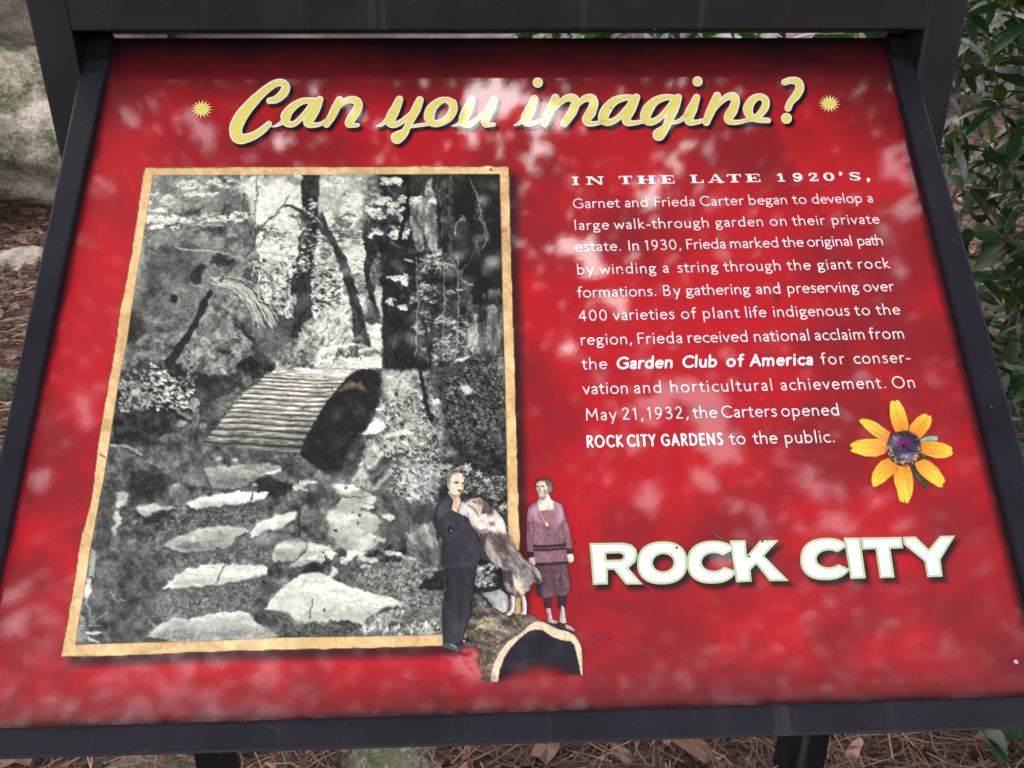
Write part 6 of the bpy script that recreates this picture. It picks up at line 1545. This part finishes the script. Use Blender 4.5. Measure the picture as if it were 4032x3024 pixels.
def d_woman(c):
    hair, skin = (84, 70, 66), (232, 216, 190)
    mau, dk = (132, 98, 106), (52, 34, 42)
    # legs and shoes
    c.poly(g2((1540, 480), (1645, 470), (1648, 600), (1640, 630), (1575, 640)), (44, 34, 42), 2); c.poly(g2((1720, 460), (1836, 455), (1822, 600), (1810, 640), (1732, 620)), (44, 34, 42), 2)
    c.poly(g2((1575, 625), (1600, 612), (1640, 618), (1650, 690), (1665, 760), (1735, 775), (1730, 800), (1680, 812), (1600, 790), (1600, 720)), (188, 182, 176), 2, 14)
    c.poly(g2((1775, 580), (1810, 610), (1822, 720), (1840, 800), (1790, 810), (1745, 790), (1750, 680)), (188, 182, 176), 2, 14)
    c.poly(g2((1670, 812), (1760, 800), (1830, 830), (1900, 850), (1950, 895), (1935, 925), (1860, 905), (1760, 870)), (58, 46, 50), 2)
    c.poly(g2((1815, 812), (1880, 830), (1945, 885), (1930, 905), (1830, 865)), (190, 160, 150), 2, 16)
    # skirt
    c.poly(g2((1440, 90), (1845, 60), (1862, 180), (1880, 320), (1888, 430), (1800, 460), (1660, 470), (1560, 490), (1455, 462), (1452, 330), (1500, 200)), (92, 68, 76), 2.2, 18, 5, 1.5, 3, 300)
    c.poly(g2((1452, 300), (1530, 300), (1535, 480), (1455, 462)), (58, 44, 54), 3)
    for x in (1640, 1700, 1760, 1560): c.line(g2((x - 10, 120, 4), (x, 460, 8)), (70, 48, 60), 3, op=.6)
    # torso
    c.poly(g1((1475, 535), (1400, 580), (1352, 630), (1338, 800), (1330, 1000), (1345, 1180), (1425, 1185), (1428, 1350), (1850, 1325), (1838, 1150), (1908, 1145), (1892, 960), (1830, 750), (1782, 590), (1650, 520)), mau, 2.2, 14, 8, seed=301)
    c.poly(g1((1352, 630), (1475, 540), (1500, 680), (1560, 830), (1430, 800), (1340, 800)), (174, 134, 150), 6, 10, seed=302); c.poly(g1((1650, 525), (1782, 590), (1800, 760), (1740, 860), (1700, 760), (1665, 640)), (174, 134, 150), 6, 10, seed=303)
    c.poly(g1((1500, 655), (1680, 650), (1712, 760), (1700, 870), (1650, 870), (1590, 860), (1530, 760)), (150, 110, 112), 2.5, 12, 6, seed=304)
    c.line(g1((1470, 560, 9), (1500, 680, 9), (1560, 800, 9), (1600, 870, 8)), (196, 160, 172), 1.8); c.line(g1((1650, 540, 9), (1690, 680, 9), (1712, 780, 9), (1690, 890, 8)), (196, 160, 172), 1.8)
    c.line(g1((1485, 700, 4), (1530, 800, 5), (1600, 890, 4)), dk, 1.8); c.line(g1((1410, 720, 5), (1425, 900, 7), (1415, 1080, 6)), (84, 54, 66), 3); c.line(g1((1780, 800, 5), (1800, 960, 6), (1832, 1070, 6)), (84, 54, 66), 3)
    for y in (930, 970, 1010, 1050, 1090, 1130): c.line(g1((1335, y, 4), (1412, y + 12, 4)), (100, 70, 84), 2); c.line(g1((1800, y, 4), (1895, y + 4, 4)), (100, 70, 84), 2)
    c.line(g1((1430, 900, 12), (1480, 960, 10), (1560, 965, 4)), (86, 56, 66), 4); c.poly(g1((1440, 930), (1520, 975), (1540, 960), (1470, 960)), (170, 130, 140), 3)
    c.line(g1((1590, 700, 2), (1598, 830, 2)), (226, 214, 180), 1.4); c.ell(*g1((1592, 838))[0], 5, 7, (230, 220, 190))
    c.poly(g1((1415, 1090), (1600, 1095), (1830, 1070), (1832, 1150), (1600, 1172), (1418, 1170)), dk, 2); c.line(g1((1418, 1135, 4), (1600, 1135, 4), (1830, 1115, 4)), (176, 140, 146), 1.6)
    c.poly(g1((1440, 1310), (1850, 1290), (1852, 1330), (1640, 1352), (1450, 1350)), dk, 2); c.line(g1((1440, 1308, 4), (1640, 1306, 4), (1850, 1285, 4)), (176, 140, 146), 1.6)
    c.poly(g1((1348, 1182), (1422, 1180), (1432, 1240), (1355, 1256)), dk, 2); c.poly(g1((1832, 1142), (1912, 1138), (1916, 1198), (1838, 1204)), dk, 2)
    c.poly(g1((1368, 1255), (1428, 1240), (1448, 1330), (1410, 1370), (1380, 1340), (1360, 1300)), skin, 2, 14, 8); c.poly(g1((1838, 1205), (1912, 1202), (1930, 1250), (1928, 1295), (1880, 1320), (1850, 1290)), skin, 2, 14, 8)
    c.line(g1((1860, 1255, 3), (1880, 1300, 3)), (120, 96, 86), 1.5); c.line(g1((1900, 1240, 3), (1912, 1285, 3)), (120, 96, 86), 1.5)
    # neck, head
    c.poly(g1((1488, 480), (1610, 440), (1640, 520), (1668, 560), (1670, 655), (1495, 665), (1478, 560)), skin, 2, 8); c.poly(g1((1500, 490), (1600, 470), (1560, 540), (1490, 520)), (150, 130, 110), 4)
    c.poly(g1((1442, 370), (1448, 310), (1480, 272), (1540, 254), (1600, 258), (1650, 290), (1676, 350), (1672, 410), (1650, 450), (1600, 462), (1500, 400), (1460, 400)), hair, 2, 26, 7, .6, 2, 305)
    for k in range(5): c.line(g1((1500 + k * 34, 275 + k * 9, 5), (1530 + k * 30, 320 + k * 14, 6), (1590 + k * 18, 360 + k * 20, 4)), (176, 158, 138), 2, op=.8)
    c.poly(g1((1460, 330), (1490, 300), (1560, 300), (1588, 360), (1606, 420), (1590, 465), (1545, 492), (1495, 490), (1472, 440), (1458, 390)), skin, 2, 7)
    c.poly(g1((1560, 400), (1600, 410), (1590, 465), (1550, 480)), (150, 130, 116), 4)
    c.ell(*g1((1480, 368))[0], 5, 2.6, (50, 36, 38)); c.ell(*g1((1538, 366))[0], 6, 2.6, (50, 36, 38)); c.line(g1((1462, 352, 3), (1492, 350, 3)), (80, 60, 56), 1.2); c.line(g1((1520, 348, 3), (1562, 352, 3)), (80, 60, 56), 1.2)
    c.ell(*g1((1496, 405))[0], 4, 3, (150, 120, 104)); c.line(g1((1482, 432, 5), (1510, 442, 7), (1552, 430, 5)), (70, 40, 44), 1.4); c.line(g1((1492, 436, 3), (1540, 436, 3)), (238, 228, 210), 1)
figure('woman_print', 2060, 1870, 2272, 2500, 2, 4.5, 'printed smiling woman with short dark hair in a mauve cardigan and skirt', d_woman)
def d_dog(c):
    BODY = g1((520, 505), (585, 525), (640, 520), (690, 500), (760, 500), (830, 540), (920, 620), (1000, 710), (1060, 790), (1090, 880), (1108, 960), (1160, 1050), (1225, 1150), (1300, 1250), (1380, 1325), (1440, 1360), (1500, 1430), (1530, 1510), (1535, 1570), (1470, 1560), (1455, 1640)) \
        + g2((1440, 300), (1400, 310), (1345, 400), (1322, 470), (1340, 560), (1335, 700), (1255, 700), (1282, 640), (1280, 560), (1268, 480), (1205, 480), (1200, 570), (1190, 650), (1130, 715), (1060, 700), (1112, 655), (1150, 600), (1142, 520), (1130, 460), (1062, 380), (1040, 250), (1042, 160), (1000, 80)) \
        + g1((980, 1420), (880, 1300), (815, 1180), (760, 1050), (720, 950), (640, 830), (612, 730), (545, 722), (480, 690), (510, 630), (560, 610))
    c.poly(BODY, (112, 102, 98), 2.4, 46, 9, .9, 3, 310, 3)
    c.poly(g1((640, 690), (720, 700), (900, 720), (960, 680), (1060, 800), (1100, 940), (1000, 940), (880, 920), (740, 920), (650, 830)), (224, 218, 204), 8, 18, 12, .9, 3, 311, 5)
    c.poly(g1((700, 880), (760, 900), (840, 900), (800, 960), (740, 960)), (150, 120, 96), 6, 24, 7, seed=312, rag=5)
    c.poly(g1((560, 590), (640, 520), (740, 500), (800, 560), (780, 680), (740, 740), (650, 690), (590, 620)), (206, 190, 168), 3, 16, 10, seed=313, rag=2)
    c.poly(g1((770, 550), (850, 550), (920, 640), (925, 690), (900, 712), (850, 690), (790, 700), (800, 620)), (76, 66, 64), 4, 30, 7, .8, 3, 314, 4)
    c.poly(g1((700, 520), (780, 520), (800, 600), (740, 600)), (150, 130, 112), 5, 16, seed=315, rag=3)
    c.line(g1((610, 590, 9), (680, 640, 12), (720, 690, 9), (745, 745, 5)), (60, 48, 48), 2.2); c.ell(*g1((690, 560))[0], 8, 3, (46, 36, 36), .4)
    c.poly(g1((480, 690), (520, 560), (560, 560), (620, 640), (700, 720), (740, 780), (660, 860), (610, 760), (540, 722)), (232, 228, 220), 3, 14, 6, .9, 4, 316, 3)
    for k in range(4): c.line(g1((530 + k * 22, 600 + k * 14, 4), (560 + k * 20, 690 + k * 10, 4)), (140, 140, 146), 1.4)
    c.poly(g1((880, 980), (1000, 960), (1100, 1000), (1180, 1120), (1100, 1250), (1000, 1180), (900, 1080)), (94, 80, 74), 8, 24, 10, .9, 4, 317, 8)
    c.poly(g1((1100, 1080), (1200, 1130), (1340, 1290), (1400, 1380), (1300, 1330), (1160, 1220)), (128, 118, 112), 8, 20, 8, .9, 4, 318, 6)
    c.poly(g1((820, 1030), (880, 1060), (960, 1230), (1060, 1390), (980, 1380), (880, 1270), (815, 1150)), (172, 166, 158), 6, 34, 6, 1.1, 4, 319, 6)
    c.poly(g1((760, 960), (850, 960), (830, 1100), (780, 1050)), (60, 56, 62), 5, 16, 8, seed=320, rag=5)
    c.poly(g1((1130, 1400), (1200, 1360), (1340, 1400), (1400, 1560), (1380, 1659), (1220, 1659), (1160, 1540)), (140, 134, 128), 7, 44, 9, 1.2, 2.5, 321, 8)
    c.poly(g1((1170, 1470), (1240, 1540), (1300, 1659), (1220, 1659), (1170, 1570)), (206, 192, 168), 6, 20, 7, 1.2, 3, 322, 6)
    c.poly(g2((1040, 150), (1160, 130), (1170, 300), (1160, 420), (1200, 470), (1130, 460), (1062, 380), (1040, 250)), (70, 64, 70), 5, 26, 8, 1.3, 3, 323, 4)
    c.poly(g2((1070, 300), (1130, 320), (1150, 420), (1110, 420)), (170, 156, 134), 4, 20, 6, seed=324, rag=4)
    c.poly(g2((1180, 230), (1280, 330), (1320, 440), (1270, 440), (1200, 360)), (214, 196, 164), 5, 22, 6, seed=325, rag=4)
    c.poly(g1((1370, 1320), (1450, 1370), (1520, 1450), (1535, 1560), (1470, 1530), (1400, 1440)), (150, 140, 130), 4, 34, 6, .9, 4, 326, 4)
    c.poly(g1((1400, 1400), (1460, 1480), (1535, 1570), (1480, 1600), (1440, 1500)), (64, 58, 62), 5, 16, 6, .9, 4, 327, 4)
    for k in range(14): 
        x, y = 1420 + k * 9, 1350 + k * 12; c.line(g1((x, y, 5), (x + 38, y + rnd.uniform(-6, 26), 2)), (206, 198, 184), 1.5)
    c.poly(g2((1145, 455), (1190, 470), (1195, 570), (1185, 650), (1130, 714), (1062, 702), (1112, 655), (1152, 600)), (238, 232, 222), 2.4, 8); c.poly(g2((1275, 460), (1322, 470), (1340, 560), (1335, 700), (1256, 702), (1284, 640), (1282, 560)), (238, 232, 222), 2.4, 8)
    c.line(g2((1200, 480, 6), (1265, 480, 6)), (52, 46, 54), 2); c.ell(*g1((905, 830))[0], 11, 8, (120, 80, 72), keep=True, soft=4, op=.7)
def d_man(c):
    c.poly(g2((312, 60), (725, 60), (716, 130), (690, 300), (645, 640), (620, 780), (570, 880), (562, 1000), (470, 1062), (298, 1062), (292, 900), (285, 620), (320, 480), (338, 300)), (42, 43, 50), 2.2, 10, 14, 1.4, 3, 330)
    c.line(g2((470, 420, 4), (490, 700, 6), (500, 980, 10)), (24, 24, 32), 3); c.line(g2((318, 440, 3), (300, 640, 3)), (150, 150, 156), 1.2, op=.5)
    c.poly(g1((352, 455), (260, 545), (205, 620), (188, 690), (190, 760), (205, 850), (228, 950), (288, 1000), (292, 1150), (280, 1365), (480, 1372), (705, 1368), (762, 1280), (760, 1120), (726, 930), (650, 800), (606, 730), (500, 700), (425, 650), (420, 560), (440, 510), (400, 470)), (50, 50, 57), 2.2, 10, 18, seed=331)
    c.poly(g1((250, 560), (340, 520), (400, 640), (330, 700), (240, 760), (210, 700)), (76, 76, 86), 12, 8, seed=332)
    for a in ((240, 800, 330, 720, 370, 690), (250, 860, 300, 800, 340, 790), (440, 1090, 520, 1130, 640, 1080), (470, 1060, 560, 1080, 620, 1050), (300, 640, 380, 600, 410, 560)):
        c.line(g1((a[0], a[1], 4), (a[2], a[3], 7), (a[4], a[5], 3)), (34, 34, 44), 3)
    c.line(g1((430, 1330, 3), (650, 1330, 3)), (82, 82, 92), 2); c.ell(*g1((388, 902))[0], 11, 16, (26, 26, 34), soft=2); c.ell(*g1((400, 915))[0], 3, 5, (130, 134, 146))
    c.poly(g1((345, 430), (385, 420), (450, 500), (436, 540), (400, 490)), (226, 224, 220), 2)
    c.poly(g1((372, 410), (440, 455), (520, 462), (505, 500), (440, 520), (385, 460)), (168, 140, 116), 2.5)
    c.poly(g1((346, 310), (352, 250), (385, 205), (440, 182), (500, 182), (548, 212), (566, 280), (566, 350), (548, 415), (515, 462), (450, 470), (390, 445), (366, 395), (348, 372)), (232, 216, 188), 2, 6)
    c.poly(g1((340, 318), (346, 250), (382, 203), (440, 180), (500, 180), (536, 200), (470, 196), (412, 222), (392, 270), (386, 330), (366, 345)), (150, 146, 142), 2, 16, 5, .8, 3, 333)
    c.poly(g1((348, 320), (372, 318), (376, 380), (354, 375)), (210, 186, 160), 2); c.poly(g1((530, 330), (566, 330), (562, 400), (520, 460), (490, 450), (540, 400)), (176, 148, 122), 3)
    c.ell(*g1((470, 318))[0], 9, 3, (52, 38, 38)); c.ell(*g1((546, 326))[0], 6, 3, (52, 38, 38)); c.line(g1((430, 312, 4), (470, 300, 4), (500, 306, 3)), (96, 72, 62), 1.2); c.line(g1((530, 312, 3), (560, 312, 3)), (96, 72, 62), 1.2)
    c.line(g1((522, 320, 3), (536, 365, 4), (510, 380, 4)), (150, 118, 96), 1.4); c.ell(*g1((506, 418))[0], 8, 4, (84, 50, 50)); c.line(g1((480, 398, 3), (525, 398, 3)), (120, 90, 80), 1.2)
    c.poly(g1((420, 560), (432, 525), (480, 488), (512, 505), (524, 545), (535, 590), (500, 640), (470, 690), (408, 655)), (220, 190, 156), 2, 10, 8)
    for a in ((470, 500, 486, 540), (492, 500, 508, 548), (455, 530, 470, 560), (440, 600, 470, 640)): c.line(g1((a[0], a[1], 2.5), (a[2], a[3], 2.5)), (146, 110, 86), 1.3)
    c.poly(g2((292, 1078), (330, 1050), (400, 1052), (500, 1090), (522, 1140), (492, 1176), (380, 1140), (296, 1112)), (78, 80, 90), 2.2, 22, 8); c.line(g2((300, 1112, 5), (400, 1138, 6), (495, 1172, 6)), (24, 22, 28), 1.8)
    c.poly(g2((536, 1060), (560, 1010), (590, 1030), (650, 1032), (712, 1058), (690, 1092), (560, 1102)), (86, 86, 96), 2.2, 22, 8); c.ell(*g2((560, 1022))[0], 4, 5, (200, 196, 200)); c.line(g2((400, 1066, 8), (470, 1100, 6)), (130, 132, 142), 3)
figure('man_print', 1700, 1850, 1900, 2580, 2, 6, 'printed balding man in a dark suit with a raised fist', d_man)
figure('dog_print', 1796, 1952, 2146, 2436, 2, 7.5, 'printed shaggy dog standing on hind legs against the man', d_dog)

# ------------------------------------------------------------------ flower
PET = [((765, 330), (770, 250), (785, 235), (825, 236), (832, 244), (842, 222), (875, 235), (930, 320), (970, 430), (985, 520), (985, 590), (830, 610), (790, 520), (768, 430)),
 ((995, 610), (1000, 530), (1080, 440), (1150, 395), (1200, 390), (1214, 412), (1250, 413), (1265, 470), (1240, 550), (1170, 640), (1110, 700), (1040, 650)),
 ((1110, 730), (1250, 712), (1400, 735), (1490, 780), (1508, 810), (1495, 828), (1516, 850), (1500, 885), (1420, 915), (1310, 917), (1130, 860)),
 ((1060, 970), (1170, 925), (1250, 960), (1340, 1040), (1410, 1150), (1422, 1200), (1396, 1216), (1390, 1262), (1340, 1260), (1230, 1190), (1130, 1110), (1080, 1040)),
 ((855, 1000), (1000, 1000), (1030, 1100), (1045, 1200), (1035, 1330), (1010, 1400), (980, 1452), (950, 1450), (940, 1412), (930, 1446), (880, 1420), (855, 1330), (850, 1290), (815, 1200), (812, 1100)),
 ((750, 915), (860, 990), (850, 1060), (790, 1120), (700, 1200), (600, 1255), (565, 1255), (545, 1180), (560, 1090), (600, 1020), (660, 950)),
 ((740, 700), (740, 830), (690, 870), (600, 900), (470, 895), (380, 865), (302, 838), (300, 820), (326, 800), (290, 770), (300, 745), (380, 705), (480, 690), (620, 687)),
 ((770, 610), (740, 730), (640, 690), (560, 640), (470, 560), (410, 490), (392, 465), (412, 466), (430, 448), (500, 452), (600, 490), (700, 560))]
flower = part_empty('flower_print', 'printed yellow coneflower with dark purple centre at the right')
def fl_build(name, draw, x0, y0, x1, y1, h, st=2.2):
    c = Canvas(x0, y0, x1, y1, st); draw(c); c.C = np.clip(c.C, 0, 255)
    o = c.build(name, h, lam_a, None); sub(o, flower); return o
FC = gf((938, 800))[0]
def bx(P, pad=4):
    q = np.array(P); return q[:, 0].min() - pad, q[:, 1].min() - pad, q[:, 0].max() + pad, q[:, 1].max() + pad
LEAF1 = gf((1110, 700), (1180, 665), (1270, 645), (1330, 655), (1342, 690), (1320, 717), (1240, 716), (1130, 730)); LEAF2 = gf((1000, 1010), (1060, 1000), (1110, 1110), (1190, 1190), (1240, 1270), (1230, 1290), (1190, 1272), (1100, 1180), (1040, 1090)); LEAF3 = gf((1130, 870), (1280, 905), (1210, 925), (1150, 915))
for k, (P, col) in enumerate(((LEAF1, (140, 182, 160)), (LEAF2, (38, 76, 44)), (LEAF3, (44, 84, 56)))):
    fl_build('leaf', lambda c: c.poly(P, col, 1.8, 26, 9, -.3 if k != 1 else 1.0, 4, 350 + k), *bx(P), (2 + .3 * k) * HZ)
for k, pp in enumerate(PET):
    P = gf(*pp); q = np.array(P)
    tip = q[np.argmax(np.hypot(q[:, 0] - FC[0], q[:, 1] - FC[1]))]
    ang = math.atan2(tip[1] - FC[1], tip[0] - FC[0])
    def draw(c):
        r = np.hypot(c.X - FC[0], c.Y - FC[1]) / 200; t = np.clip((r - .34) / .5, 0, 1)[..., None]
        colr = np.array([232, 138, 44.]) * (1 - t) + np.array([232, 202, 66.]) * t
        a = np.arctan2(c.Y - FC[1], c.X - FC[0]) - ang
        rid = (np.sin(a * 44 + .6) * .5 + (noise2(c.X, c.Y, 60, 8, 360 + k, 3, .6, ang) - .5) * 2)[..., None] * 11
        c.poly(P, (0, 0, 0), 1.8); c.C[:] = colr + rid
    fl_build('petal', draw, *bx(P), (3 + .3 * (k % 3)) * HZ)
def d_disc(c):
    X_, Y_ = c.X - FC[0], c.Y - FC[1]
    r = np.hypot(X_ / 70, Y_ / 71); a = np.arctan2(Y_, X_)
    r2 = r + .06 * np.sin(a * 46) + (noise2(c.X, c.Y, 9, 9, 370, 2) - .5) * .10
    c.A = np.clip((1 - r2) * 18, 0, 1)
    nz = noise2(c.X, c.Y, 6, 6, 371, 3)[..., None]
    c.C[:] = np.array([30, 26, 48.]) + nz * 42
    hl = np.clip(1 - np.hypot((c.X - FC[0] - 8) / 52, (c.Y - FC[1] - 32) / 20), 0, 1)[..., None]; c.C += hl * 110 * (.5 + nz * .7)
    hl = np.clip(1 - np.hypot((c.X - FC[0] + 34) / 28, (c.Y - FC[1] + 36) / 30), 0, 1)[..., None]; c.C += hl * 90 * (.4 + nz)
    cx, cy = gf((925, 745))[0]; m_ = np.clip(1.5 - 1.5 * np.hypot((c.X - cx) / 40, (c.Y - cy) / 30), 0, 1)[..., None]
    c.C = c.C * (1 - m_) + np.array([122, 26, 88.]) * m_ * (.7 + nz * .5)
    c.ell(*gf((935, 775))[0], 10, 7, (40, 14, 40), keep=True, soft=3)
    for i in range(90):
        a = rnd.uniform(-.1, math.pi + .2); rr = rnd.uniform(.72, 1.0)
        c.ell(FC[0] + 68 * rr * math.cos(a), FC[1] + 68 * rr * math.sin(a), rnd.uniform(1.8, 3.2), rnd.uniform(1.8, 3), rnd.choice([(206, 168, 96), (180, 140, 80), (224, 196, 130)]), keep=True, soft=1)
fl_build('flower_disc', d_disc, FC[0] - 80, FC[1] - 80, FC[0] + 80, FC[1] + 80, 4.4 * HZ, 1.8)
